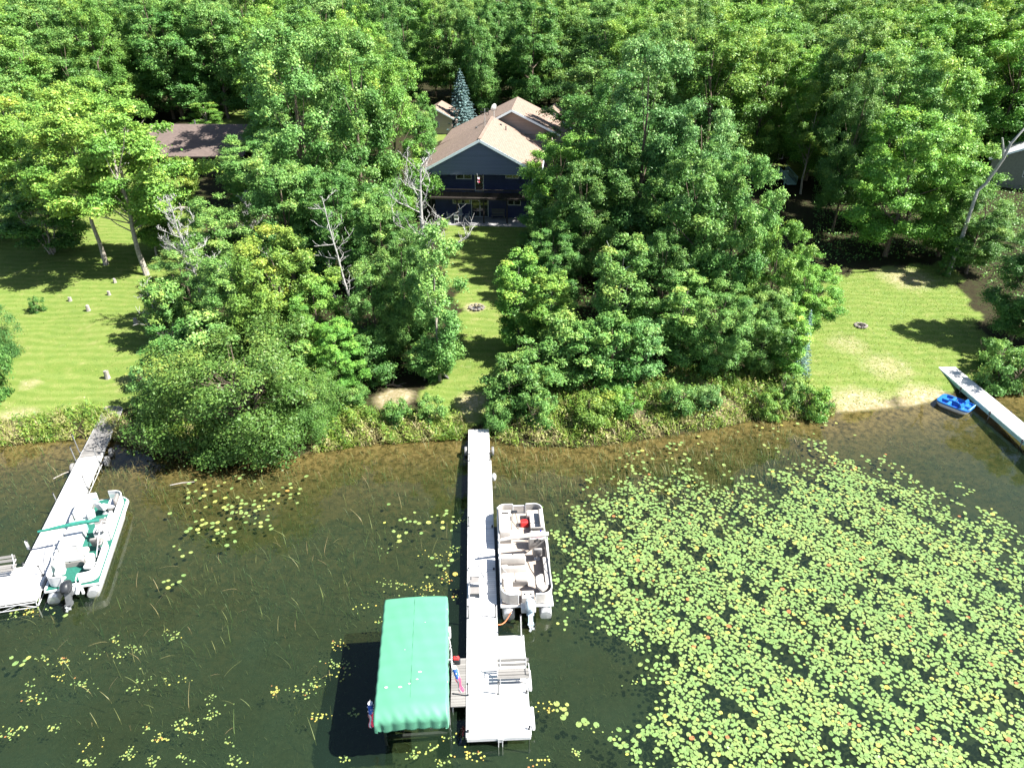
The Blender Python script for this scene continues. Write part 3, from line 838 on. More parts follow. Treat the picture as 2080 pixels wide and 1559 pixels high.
# ------------------------------------------------------------------ the forest behind
frnd = random.Random(4)
def zone(px):
    for lim, s in ((330, 'behind the mown lawn'), (620, 'behind the brown-roofed house'), (880, 'behind the tall ashes'),
                   (1130, 'behind the blue-gabled house'), (1480, 'behind the tallest grey-leaved ash'), (1750, 'behind the green deck')):
        if px < lim: return s
    return 'above the beach lawn'
TW = {'g': 'mid green', 'y': 'yellow-green', 'd': 'dark green', 'b': 'blue-green', 'l': 'lime green', 'p': 'pale green'}
def forest():
    rows = [(90, 7), (98, 7), (107, 7), (116, 7.2), (126, 7.2), (137, 7.4), (149, 7.8), (163, 8.2), (180, 8.8), (200, 9.5), (225, 10)]
    for D, sp in rows:
        x = -(D * .74 + 6)
        while x < D * .74 + 6:
            x += sp * frnd.uniform(.75, 1.3)
            y = D + frnd.uniform(-3.5, 3.5)
            if -19 < x < 13 and 72 < y < 136: continue                     # blue house and the dark gap behind it
            if -66 < x < -33 and 88 < y < 130: continue                    # brown-roofed house and its clearing
            if x < -25 and y < 95: continue
            if 24 < x < 38 and y < 97: continue
            if x > 50 and y < 98: continue
            px, py = proj(x, y, 20)
            tone = frnd.choices('gydblp', [26, 24, 14, 8, 16, 12])[0]
            if px > 1450: tone = frnd.choices('gydl', [24, 34, 12, 30])[0]
            if px < 330: tone = frnd.choices('gydp', [34, 34, 12, 20])[0]
            if 900 < px < 1140: tone = frnd.choices('gyd', [40, 15, 45])[0]
            kind = frnd.choices(['forest', 'maple', 'ash'], [60, 25, 15])[0]
            H = frnd.uniform(15.5, 20.5) + (1.8 if D > 130 else 0)
            if 900 < px < 1140: H = min(H, 19)
            far = 'far row' if D > 128 else ('middle row' if D > 106 else 'front row')
            lab = '%s %s tree in the %s of the forest %s' % (TW[tone], {'forest': 'broad-crowned', 'maple': 'clumpy', 'ash': 'feathery'}[kind], far, zone(px))
            plant(kind, x, y, H, frnd.uniform(4.0, 6.8) * (.85 if kind == 'ash' else 1), tone, lab, group='forest trees ' + zone(px))
forest()

# ------------------------------------------------------------------ bare dead trees
def dead_mesh(seed, H, r0, nb, blen, z0=.25, lean=(0, 0), droop=.1, depth=3, up=.5):
    rnd = random.Random(seed)
    tr = MB(); br = MB()
    pts = []
    p = Vector((0, 0, -.3)); d = Vector((lean[0], lean[1], 1)).normalized()
    n = 12
    for i in range(n + 1):
        pts.append(p.copy())
        d = (d + Vector((rnd.uniform(-.09, .09), rnd.uniform(-.09, .09), .03))).normalized()
        p = p + d * ((H + .3) / n)
    tr.tube(pts, [r0 * (1 - .9 * i / n) + .012 for i in range(n + 1)], 8)
    def limb(a, dr, ln, r, dep):
        q = [a.copy()]; dd = dr.normalized(); c = a.copy()
        for i in range(5):
            dd = (dd + Vector((rnd.uniform(-.28, .28), rnd.uniform(-.28, .28), rnd.uniform(-.05, .25) * up))).normalized()
            c = c + dd * ln / 5; q.append(c.copy())
        br.tube(q, [max(r * (1 - .8 * i / 5), .013) for i in range(6)], 5, cap=False)
        if dep > 0:
            for i in range(1, 6):
                for _ in range(1 if i < 5 else 2):
                    side = Vector((rnd.uniform(-1, 1), rnd.uniform(-1, 1), rnd.uniform(-.2, .7))).normalized()
                    limb(q[i], dd * .7 + side, ln * rnd.uniform(.3, .52), r * .5, dep - 1)
    for i in range(nb):
        f = z0 + (1 - z0) * (i + rnd.random()) / nb
        a = pts[min(int(f * n), n - 1)].lerp(pts[min(int(f * n) + 1, n)], f * n % 1)
        az = i * 2.4 + rnd.uniform(-.5, .5)
        limb(a, Vector((math.cos(az), math.sin(az), rnd.uniform(.05, .9) - droop)), blen * (1.15 - .75 * f) * rnd.uniform(.6, 1.15), r0 * .42 * (1.1 - f), depth - 1)
    return tr, br

def dead_tree(name, x, y, label, cat='dead tree', m='deadwood', group=None, **kw):
    e = empty(name, (x, y, tz(x, y)), label, cat, group)
    tr, br = dead_mesh(**kw)
    tr.build('trunk', M[m], e); br.build('branches', M[m], e)
    return e
DG = 'bare dead trees in the thicket'
g = G(878, 598)
dead_tree('dead_tree', g.x, g.y, 'white bare dead tree with spreading branches in front of the blue-gabled house', seed=3, H=11.6, r0=.30, nb=14, blen=4.0, z0=.26, depth=3, group=DG)
g = G(736, 720)
dead_tree('dead_tree', g.x, g.y, 'thin bare pole-like dead tree standing in the middle of the thicket', seed=9, H=12.6, r0=.13, nb=22, blen=2.1, z0=.15, lean=(-.03, 0), depth=2, group=DG)
g = G(428, 660)
dead_tree('dead_tree', g.x, g.y, 'bushy grey bare-topped tree at the lawn edge near the brown-roofed house', seed=21, H=10.8, r0=.19, nb=22, blen=2.4, z0=.35, lean=(-.05, 0), depth=3, group=DG)
g = G(352, 705)
dead_tree('dead_tree', g.x, g.y, 'low grey dead tree with feathery twigs leaning over the mown lawn', seed=33, H=5.2, r0=.09, nb=16, blen=2.1, z0=.3, lean=(-.45, 0), depth=2, group=DG)
g = G(590, 700)
dead_tree('dead_tree', g.x, g.y, 'bare grey limbs poking out of the orange-flecked maple', seed=41, H=7.6, r0=.12, nb=10, blen=1.8, z0=.55, lean=(-.12, 0), depth=2, group=DG)
g = G(545, 560)
dead_tree('dead_tree', g.x, g.y, 'grey twiggy dead top between green maples above the willow bush', seed=47, H=7.4, r0=.12, nb=14, blen=2.2, z0=.5, depth=3, group=DG)
g = G(1345, 700)
dead_tree('brush_clump', g.x, g.y, 'brown bare brush tangle in the thicket above the bank', cat='brush', m='bark', seed=55, H=4.0, r0=.08, nb=22, blen=2.2, z0=.15, depth=3)
g = G(295, 440)
dead_tree('dead_tree', g.x, g.y, 'pale feathery dead branches against the brown roof', seed=61, H=8.8, r0=.09, nb=12, blen=2.2, z0=.6, depth=2, group=DG)

# broken snag over the thicket
g = G(1222, 690)
e = empty('broken_snag', g, 'pale broken snag with one bent limb sticking out of a round green tree', 'dead tree', DG)
mb = MB(); mb.tube([(0, 0, -.3), (.02, 0, 3), (-.1, 0, 5.6), (-.35, .1, 7.0)], [.22, .18, .15, .03], 8); mb.build('trunk', M['palebark'], e)
mb = MB(); mb.tube([(0, 0, 5.2), (.35, 0, 6.4), (.2, .1, 7.6), (-.1, .1, 8.2)], [.07, .06, .04, .015], 6)
mb.build('branch', M['deadwood'], e)
mb = MB(); mb.tube([(0, 0, 5.0), (1.1, 0, 5.8), (2.6, .2, 6.7), (3.5, .2, 7.4)], [.08, .06, .045, .012], 6); mb.build('branch', M['deadwood'], e)

# curved birch limb by the far house
p0 = W(2012, 380, 0); gy = 66.0
def at_y(px, py, y):
    u, v = px - CX, py - CY
    d = Vector((u, CT * FPX - ST * v, -ST * FPX - CT * v)); t = y / d.y
    return Vector((d.x * t, y, CAMH + d.z * t))
path = [at_y(1958, 470, gy), at_y(1985, 388, gy), at_y(2003, 372, gy), at_y(2022, 345, gy - .4), at_y(2038, 322, gy - .8), at_y(2053, 292, gy - 1), at_y(2080, 262, gy - 1), at_y(2120, 225, gy)]
b0 = path[0]; base = Vector((b0.x - .3, b0.y, tz(b0.x, b0.y)))
e = empty('birch_tree', base, 'curved bare birch limb bending past the far grey house', 'dead tree', DG)
mb = MB(); mb.tube([Vector((0, 0, -.3))] + [q - base for q in path], [.22, .17, .15, .145, .14, .13, .11, .08, .04], 9); mb.build('trunk', M['deadwood'], e)
f0 = path[4] - base
mb = MB(); mb.tube([f0, at_y(2038, 305, gy - .9) - base, at_y(2036, 280, gy - 1) - base], [.12, .1, .06], 7)
mb.build('branch', M['deadwood'], e)
mb = MB(); mb.tube([path[5] - base, path[5] - base + Vector((-.25, 0, .2))], [.05, .03], 6); mb.build('branch', M['deadwood'], e)

# ------------------------------------------------------------------ shore grass, reeds, pond weed (nobody could count these)
def strip_mesh(name, base, dirn, length, width, bend, tint, m, seg=3):
    """Thin curved blades: base points, lean directions, lengths."""
    n = len(base)
    side = np.stack([-dirn[:, 1], dirn[:, 0], np.zeros(n)], 1)
    side /= np.maximum(np.linalg.norm(side, axis=1, keepdims=True), 1e-6)
    P = []
    for k in range(seg + 1):
        f = k / seg
        hor = dirn * (bend * f * f)[:, None] * length[:, None]
        c = base + hor; c[:, 2] += length * f * (1 - .35 * bend * f)
        w = (width * (1 - .75 * f))[:, None] * .5
        P += [c - side * w, c + side * w]
    P = np.stack(P, 1)
    nv = 2 * (seg + 1)
    b = np.arange(n)[:, None] * nv
    F = np.concatenate([b + np.array([[2 * k, 2 * k + 1, 2 * k + 3, 2 * k + 2]]) for k in range(seg)], 0)
    me = bpy.data.meshes.new(name)
    me.vertices.add(n * nv); me.loops.add(len(F) * 4); me.polygons.add(len(F))
    me.vertices.foreach_set('co', P.reshape(-1).astype(np.float32))
    me.loops.foreach_set('vertex_index', F.reshape(-1).astype(np.int32))
    me.polygons.foreach_set('loop_start', np.arange(0, len(F) * 4, 4, dtype=np.int32))
    me.polygons.foreach_set('loop_total', np.full(len(F), 4, np.int32))
    a = me.attributes.new('tint', 'FLOAT', 'POINT'); a.data.foreach_set('value', np.repeat(np.clip(tint, 0, 1), nv).astype(np.float32))
    me.materials.append(m); me.update(calc_edges=True)
    return me

def link_stuff(name, me, label):
    o = bpy.data.objects.new(name, me); COL.objects.link(o)
    return tag(o, label, None, None, 'stuff')

def sample_px(rng, n, polys):
    """Random ground points whose photo pixel falls in one of the polygons (x, y, polygon index)."""
    out = []
    for pi, (poly, share) in enumerate(polys):
        pts = np.array([tuple(G(a, min(max(b, 300), 1800)))[:2] for a, b in poly])
        lo, hi = pts.min(0), pts.max(0)
        k = int(n * share); got = np.zeros((0, 2))
        for _ in range(60):
            c = rng.uniform(lo, hi, (k * 4, 2))
            x, y = proj(c[:, 0], c[:, 1], terr(c[:, 0], c[:, 1]))
            got = np.concatenate([got, c[in_poly(x, y, poly)]])
            if len(got) >= k: break
        got = got[:k]
        out.append(np.concatenate([got, np.full((len(got), 1), pi)], 1))
    return np.concatenate(out)

def patch(x, y, s):
    return .5 + .25 * (np.sin(x * s + 1.1) * np.cos(y * s * 1.3 + .4) + np.sin(x * s * 2.3 + y * s * 1.7) + .6 * np.sin(x * s * 5.1 - y * s * 3.7))

rng = np.random.default_rng(77)
SHORE = [([(-60, 850), (0, 858), (110, 838), (190, 822), (240, 850), (190, 892), (0, 908), (-60, 915)], .13),
         ([(235, 850), (330, 838), (430, 880), (420, 925), (300, 915), (205, 890)], .10),
         ([(620, 880), (720, 830), (860, 852), (945, 850), (948, 893), (760, 905), (640, 922)], .20),
         ([(985, 860), (1100, 800), (1250, 770), (1400, 748), (1520, 750), (1620, 750), (1700, 830), (1690, 852), (1520, 858), (1450, 872), (1330, 890), (1200, 908), (1080, 910), (995, 898)], .52),
         ([(1990, 790), (2080, 720), (2140, 760), (2100, 805), (2000, 800)], .05)]
pts = sample_px(rng, 36000, SHORE)
x, y = pts[:, 0], pts[:, 1]
pm = patch(x, y, .9)
dsh = y - np.interp(x, SX, SY)
keep = rng.uniform(0, 1, len(x)) < np.clip(2.6 * patch(x, y, 1.4) - .55, .03, 1)
x, y, pm, dsh = x[keep], y[keep], pm[keep], dsh[keep]
n = len(x); z = terr(x, y)
az = rng.uniform(0, 2 * np.pi, n); dr = np.stack([np.cos(az), np.sin(az), np.zeros(n)], 1)
ln = rng.uniform(.25, .75, n) * (.45 + 1.0 * patch(x, y, 2.3))
tint = .52 + .6 * (patch(x, y, .7) - .5) + .09 * np.clip(dsh - 3, 0, 4) + .14 * (dsh < 1.8) + rng.normal(0, .18, n) + .15 * (dsh < 2.5)
link_stuff('shore_grass', strip_mesh('shore_grass', np.stack([x, y, z - .03], 1), dr, ln, rng.uniform(.03, .07, n), rng.uniform(.3, 1.1, n), tint, M['shoreleaf'], 2),
           'tall yellow-green grass along the lake shore and bank')
# leafy ground plants amongst that grass
pts = sample_px(rng, 40000, SHORE)
x, y = pts[:, 0], pts[:, 1]; pm = patch(x + 3, y - 2, 1.1); dsh = y - np.interp(x, SX, SY)
keep = rng.uniform(0, 1, len(x)) < np.clip(2.4 * patch(x - 5, y + 4, 1.7) - .7, .02, 1)
x, y, pm = x[keep], y[keep], pm[keep]; n = len(x)
C = np.stack([x, y, terr(x, y) + rng.uniform(.05, .75, n) * np.clip(patch(x + 9, y, 1.9) * 1.5, .15, 1.5)], 1)
link_stuff('shore_plants', leaf_mesh('shore_plants', C, rng.normal(size=(n, 3)) * .6 + np.array([0, 0, 1]), rng.uniform(.10, .24, n), rng.uniform(.07, .14, n), .5 + .8 * (patch(x, y, 1.6) - .5) + rng.normal(0, .17, n) + .18 * (y - np.interp(x, SX, SY) < 1.6), rng, M['shoreleaf']),
           'low leafy yellow-green plants crowding the lake shore')
# lawn tufts
pts = sample_px(rng, 30000, [(LAWNS[0], .42), (LAWNS[1], .16), (LAWNS[2], .42)])
x, y = pts[:, 0], pts[:, 1]; n = len(x); pm = patch(x, y, .8)
az = rng.uniform(0, 2 * np.pi, n); dr = np.stack([np.cos(az), np.sin(az), np.zeros(n)], 1)
link_stuff('lawn_grass', strip_mesh('lawn_grass', np.stack([x, y, terr(x, y) - .01], 1), dr, rng.uniform(.05, .13, n), rng.uniform(.03, .07, n), rng.uniform(.3, 1.0, n), .55 + .4 * (pm - .5) + rng.normal(0, .12, n), M['shoreleaf'], 1),
           'short mown lawn grass')
# forest floor plants
pts = sample_px(rng, 26000, [([(300, 860), (620, 840), (860, 760), (900, 470), (840, 400), (400, 420), (330, 640)], .4), ([(1000, 830), (1560, 760), (1640, 600), (1560, 420), (1110, 470)], .35),
                             ([(1650, 540), (1950, 520), (2090, 700), (2090, 380), (1650, 380)], .25)])
x, y = pts[:, 0], pts[:, 1]; n = len(x)
C = np.stack([x, y, terr(x, y) + rng.uniform(.02, .6, n)], 1)
o = link_stuff('undergrowth', leaf_mesh('undergrowth', C, rng.normal(size=(n, 3)) * .6 + np.array([0, 0, 1]), rng.uniform(.15, .35, n), rng.uniform(.1, .2, n), rng.uniform(.1, .6, n), rng, M['leaf']),
               'green undergrowth on the shaded woodland floor')

# reeds standing in the water
REED = [([(0, 905), (420, 940), (640, 930), (940, 900), (940, 980), (600, 1010), (380, 1060), (0, 1000)], .22),
        ([(1000, 900), (1200, 905), (1450, 872), (1560, 850), (1640, 900), (1560, 1020), (1380, 1040), (1200, 1030), (1010, 1010)], .60),
        ([(250, 1000), (940, 960), (940, 1250), (760, 1270), (600, 1400), (300, 1450), (150, 1250)], .12),
        ([(1120, 1000), (1300, 1000), (1290, 1200), (1180, 1300), (1120, 1200)], .10),
        ([(1240, 940), (1640, 930), (1660, 1060), (1460, 1120), (1260, 1140)], .20)]
pts = sample_px(rng, 8500, REED)
x, y = pts[:, 0], pts[:, 1]; sp = patch(x, y, 1.3)
keep = rng.uniform(0, 1, len(x)) < np.clip(sp * 1.5 - .25, .06, 1)
x, y = x[keep], y[keep]; pid = pts[keep, 2]; n = len(x)
az = rng.normal(2.0, 1.2, n); dr = np.stack([np.cos(az), np.sin(az), np.zeros(n)], 1)
zb = terr(x, y); ln = np.minimum(-zb + rng.uniform(-.1, .5, n), 1.9) * np.where(pid == 1, 1, .95); ln = np.maximum(ln, .2)
link_stuff('reeds', strip_mesh('reeds', np.stack([x, y, zb], 1), dr, ln, rng.uniform(.018, .036, n), np.abs(rng.normal(.25, .35, n)), np.where((pid < 2), rng.uniform(.2, 1.0, n), rng.uniform(.1, .75, n)), M['reed'], 4),
           'thin reeds and rushes standing in the shallow water')
# dry bent stalks over open water
pts = sample_px(rng, 420, [([(60, 1260), (930, 1000), (940, 1230), (700, 1240), (690, 1540), (200, 1540)], .5), ([(1120, 1030), (1330, 960), (1600, 1050), (1420, 1200), (1240, 1300), (1140, 1280)], .5)])
x, y = pts[:, 0], pts[:, 1]; n = len(x); zb = terr(x, y)
az = rng.uniform(0, 6.28, n); dr = np.stack([np.cos(az), np.sin(az), np.zeros(n)], 1)
link_stuff('dry_reeds', strip_mesh('dry_reeds', np.stack([x, y, np.maximum(zb, -.25)], 1), dr, rng.uniform(.5, 1.15, n), rng.uniform(.018, .034, n), np.abs(rng.normal(.35, .35, n)), rng.uniform(.5, 1, n), M['reed'], 5),
           'pale dry reed stalks arching over the open water')
# weeds under the surface
pts = sample_px(rng, 42000, [([(0, 960), (940, 930), (940, 1700), (0, 1700)], .45), ([(1010, 930), (1640, 880), (2080, 900), (2080, 1200), (1300, 1700), (1100, 1700)], .55)])
x, y = pts[:, 0], pts[:, 1]; zb = terr(x, y); n = len(x)
keep = rng.uniform(0, 1, n) < np.clip(patch(x, y, .5) * 1.6 - .3, .1, 1)
x, y, zb = x[keep], y[keep], zb[keep]; n = len(x)
az = rng.uniform(0, 6.28, n); dr = np.stack([np.cos(az), np.sin(az), np.zeros(n)], 1)
link_stuff('pond_weeds', strip_mesh('pond_weeds', np.stack([x, y, zb], 1), dr, np.minimum(rng.uniform(.08, .28, n), np.maximum(-zb - .04, .02)), rng.uniform(.012, .03, n), rng.uniform(.3, 1.0, n), rng.uniform(.15, .8, n), M['reed'], 2),
           'submerged green weeds covering the lake bottom')

# ------------------------------------------------------------------ lily pads
def pad_verts(rng, r):
    k = 9; a0 = rng.uniform(0, 6.28); el = rng.uniform(.72, .92)
    a = a0 + np.linspace(.22, 2 * np.pi - .22, k)
    x = r * np.cos(a - a0); y = r * el * np.sin(a - a0)
    c, s = math.cos(a0), math.sin(a0)
    P = np.stack([np.append(x * c - y * s, r * -.15 * c * -1), np.append(x * s + y * c, r * .15 * s)], 1)
    return P
def pads_mesh(name, items, rng):
    V = []; F = []; T = []
    for (x, y, z, r, t) in items:
        P = pad_verts(rng, r); tx, ty = rng.normal(0, .07, 2)
        o = len(V)
        for i, (a, b) in enumerate(P):
            V.append((x + a, y + b, z + max(a * tx + b * ty, -z + .006)))
        F.append(tuple(range(o, o + len(P)))); T += [t] * len(P)
    me = bpy.data.meshes.new(name); me.from_pydata(V, [], F)
    at = me.attributes.new('tint', 'FLOAT', 'POINT'); at.data.foreach_set('value', np.clip(T, 0, 1).astype(np.float32))
    me.materials.append(M['pad'])
    return me

DENSE = [(1340, 1700), (1300, 1480), (1370, 1400), (1320, 1300), (1230, 1220), (1215, 1130), (1265, 1040), (1400, 1060), (1520, 1080), (1640, 985), (1720, 960), (1840, 1030), (1960, 1110), (2080, 1190), (2300, 1320), (2500, 1700)]
MED = [(1150, 1180), (1150, 1060), (1260, 985), (1400, 970), (1560, 1010), (1640, 935), (1720, 935), (1900, 1010), (2090, 1100), (2300, 1250), (2300, 1360), (1900, 1200), (1700, 1100), (1500, 1200), (1290, 1300), (1180, 1240)]
CLUST = [(430, 1015, 40, 22), (500, 1030, 35, 26), (575, 998, 36, 26), (440, 1080, 34, 18), (420, 1060, 26, 10), (535, 1060, 30, 12), (350, 1180, 26, 9), (370, 1120, 18, 7), (840, 1062, 42, 24), (910, 1050, 30, 14),
         (900, 1150, 36, 12), (1200, 1200, 22, 12), (1180, 1180, 24, 10), (1240, 1280, 24, 10), (1300, 925, 40, 20), (1400, 915, 45, 16), (1540, 880, 45, 14), (1660, 900, 18, 14), (1690, 860, 40, 8), (470, 965, 45, 16),
         (60, 1185, 40, 10), (30, 1340, 26, 9), (1135, 1440, 16, 9), (1185, 1470, 16, 10), (1050, 1265, 14, 3), (100, 1210, 40, 14), (2060, 1080, 30, 10), (1990, 1050, 24, 7)]
rng = np.random.default_rng(5)
grid = {}
def free(x, y, r):
    gx, gy = int(x // .3), int(y // .3)
    for i in (-1, 0, 1):
        for j in (-1, 0, 1):
            for (a, b) in grid.get((gx + i, gy + j), ()):
                if (a - x) ** 2 + (b - y) ** 2 < r * r: return False
    grid.setdefault((gx, gy), []).append((x, y)); return True
dense, sparse = [], []
c = np.stack([rng.uniform(1, 34, 160000), rng.uniform(12, 42, 160000)], 1)
px, py = proj(c[:, 0], c[:, 1], 0)
jx = px + 22 * np.sin(c[:, 1] * 2.1) + 14 * np.sin(c[:, 0] * 3.3 + c[:, 1]); jy = py + 16 * np.sin(c[:, 0] * 1.9)
ex, ey = rng.normal(0, 1, len(c)), rng.normal(0, 1, len(c))
inD, inM = in_poly(jx + ex * 20, jy + ey * 14, DENSE), in_poly(jx + ex * 22, jy + ey * 16, MED)
hole = patch(c[:, 0], c[:, 1], 1.05) + .35 * (patch(c[:, 0] * 2.7, c[:, 1] * 3.1, 1.0) - .5)
u = rng.uniform(0, 1, len(c))
ok = np.where(inD, u < np.clip(1.15 - 2.2 * (hole - .36), .02, 1), np.where(inM, u < np.clip(.22 - .5 * (hole - .5), .0, .45), False)) & (px < 2200) & (py < 1680)
cnt = 0
for i in np.nonzero(ok)[0]:
    x, y = c[i]
    r = rng.uniform(.085, .14) if rng.random() < .75 else rng.uniform(.05, .09)
    if free(x, y, r * 1.25):
        t = .50 + rng.normal(0, .09) + (.48 * rng.random() if rng.random() < .09 else 0) + .18 * (patch(x, y, .8) - .5)
        (dense if inD[i] else sparse).append((x, y, rng.uniform(.012, .045), r, t))
for (a, b, s, k) in CLUST:
    for _ in range(k):
        p = W(a + rng.normal(0, s * .75), b + rng.normal(0, s * .38), 0)
        r = rng.uniform(.085, .155)
        if tz(p.x, p.y) < -.06 and free(p.x, p.y, r * 1.5):
            sparse.append((p.x, p.y, rng.uniform(.012, .04), r, .62 + rng.normal(0, .13)))
vis = []
for it in dense:
    a, b = proj(it[0], it[1], 0)
    if a < 2065 and b < 1545: vis.append((b, it))
vis.sort(key=lambda q: -q[0])
single = [it for _, it in vis[:300]]
sid = set(id(it) for it in single)
rest = [it for it in dense if id(it) not in sid] + sparse
link_stuff('lily_pads', pads_mesh('lily_pads', rest, rng), 'broad bed of floating yellow-green lily pads, with loose scattered pads round it')
variants = [pads_mesh('lily_pad', [(0, 0, 0.02, .13, t)], rng) for t in (.3, .38, .45, .5, .55, .62, .7, .9)]
for it in single:
    o = bpy.data.objects.new('lily_pad', variants[int(np.clip((it[4] - .2) / .6 * 7 + rng.normal(0, .6), 0, 7))]); COL.objects.link(o)
    o.location = (it[0], it[1], it[2] - .008); o.rotation_euler = (0, 0, rng.uniform(0, 6.28)); k = it[3] / .13; o.scale = (k, k, 1)
    tag(o, 'round yellow-green lily pad floating at the near edge of the dense lily bed', 'lily pad', 'lily pads at the near edge of the bed')
# small floating pond-weed leaves in loose rafts
RAFT = [(740, 1230), (850, 1200), (905, 1175), (930, 1205), (880, 1130), (925, 1115), (820, 1240), (780, 1260), (935, 1060), (170, 1390), (120, 1375), (60, 1395), (40, 1480), (20, 1490), (75, 1420), (330, 1500), (300, 1480), (360, 1470), (395, 1465), (430, 1452), (260, 1530), (310, 1545), (280, 1400), (270, 1320), (245, 1330), (190, 1330),
        (130, 1345), (305, 1380), (355, 1380), (640, 1390), (700, 1350), (675, 1350), (620, 1410), (650, 1455), (560, 1405), (600, 1400), (470, 1510), (90, 1340), (185, 1510), (180, 1545), (110, 1480), (820, 1190), (870, 1190), (790, 1185),
        (920, 1500), (880, 1520), (900, 1545), (840, 1530), (960, 1530), (700, 1540), (720, 1450), (1090, 1550), (1200, 1475), (1170, 1530), (1110, 1435), (180, 1190), (60, 1240), (140, 1210), (30, 1245), (90, 1235), (230, 1300), (350, 1290),
        (1285, 1310), (1290, 1255), (1300, 1380), (800, 1110), (870, 1210), (690, 1310), (685, 1370), (480, 1545), (370, 1540), (430, 1420), (390, 1490)]
items = []
for (a, b) in RAFT:
    n = rng.integers(8, 24); w = rng.uniform(5, 17); an = rng.uniform(-.5, .3); red = rng.random() < .25
    for _ in range(n):
        q = rng.normal(0, w); p = W(a + q, b + q * an * .6 + rng.normal(0, 6), 0)
        items.append((p.x, p.y, rng.uniform(.01, .03), rng.uniform(.022, .055), (.66 + rng.normal(0, .14)) if not red else .88 + rng.normal(0, .08)))
link_stuff('pondweed_leaves', pads_mesh('pondweed_leaves', items, rng), 'loose rafts of tiny yellow and reddish pondweed leaves on open water')

# ------------------------------------------------------------------ buildings
def gable_roof(mb, x0, x1, y0, y1, xr, ze0, ze1, zr, th=.16):
    """Two slabs meeting at a ridge parallel to y."""
    for (xa, za, s) in ((x0, ze0, -1), (x1, ze1, 1)):
        A = [(xa, y0, za), (xr, y0, zr), (xr, y1, zr), (xa, y1, za)]
        B = [(p[0], p[1], p[2] - th) for p in A]
        f = [(0, 1, 2, 3), (7, 6, 5, 4), (0, 4, 5, 1), (2, 6, 7, 3), (1, 5, 6, 2), (3, 7, 4, 0)]
        if s > 0: f = [tuple(reversed(q)) for q in f]
        mb.add(A + B, f)

def window(parent, name, x, z, w, h, y, panes=2, frame='white_paint', fd=.07, rz=None):
    """Framed glazing on a wall facing -y: frame is the part, glass its sub-part."""
    mb = MB(); b = .09
    mb.box((x, y - fd / 2, z + h / 2 - b / 2), (w, fd, b)); mb.box((x, y - fd / 2, z - h / 2 + b / 2), (w, fd, b))
    for k in range(panes + 1):
        xx = x - w / 2 + b / 2 + (w - b) * k / panes
        mb.box((xx, y - fd / 2, z), (b, fd - .006, h - 2 * b))
    f = mb.build(name, M[frame], parent)
    MB().box((x, y - .015, z), (w - b * 1.2, .02, h - b * 1.2)).build('pane', M['glass'], f)
    return f

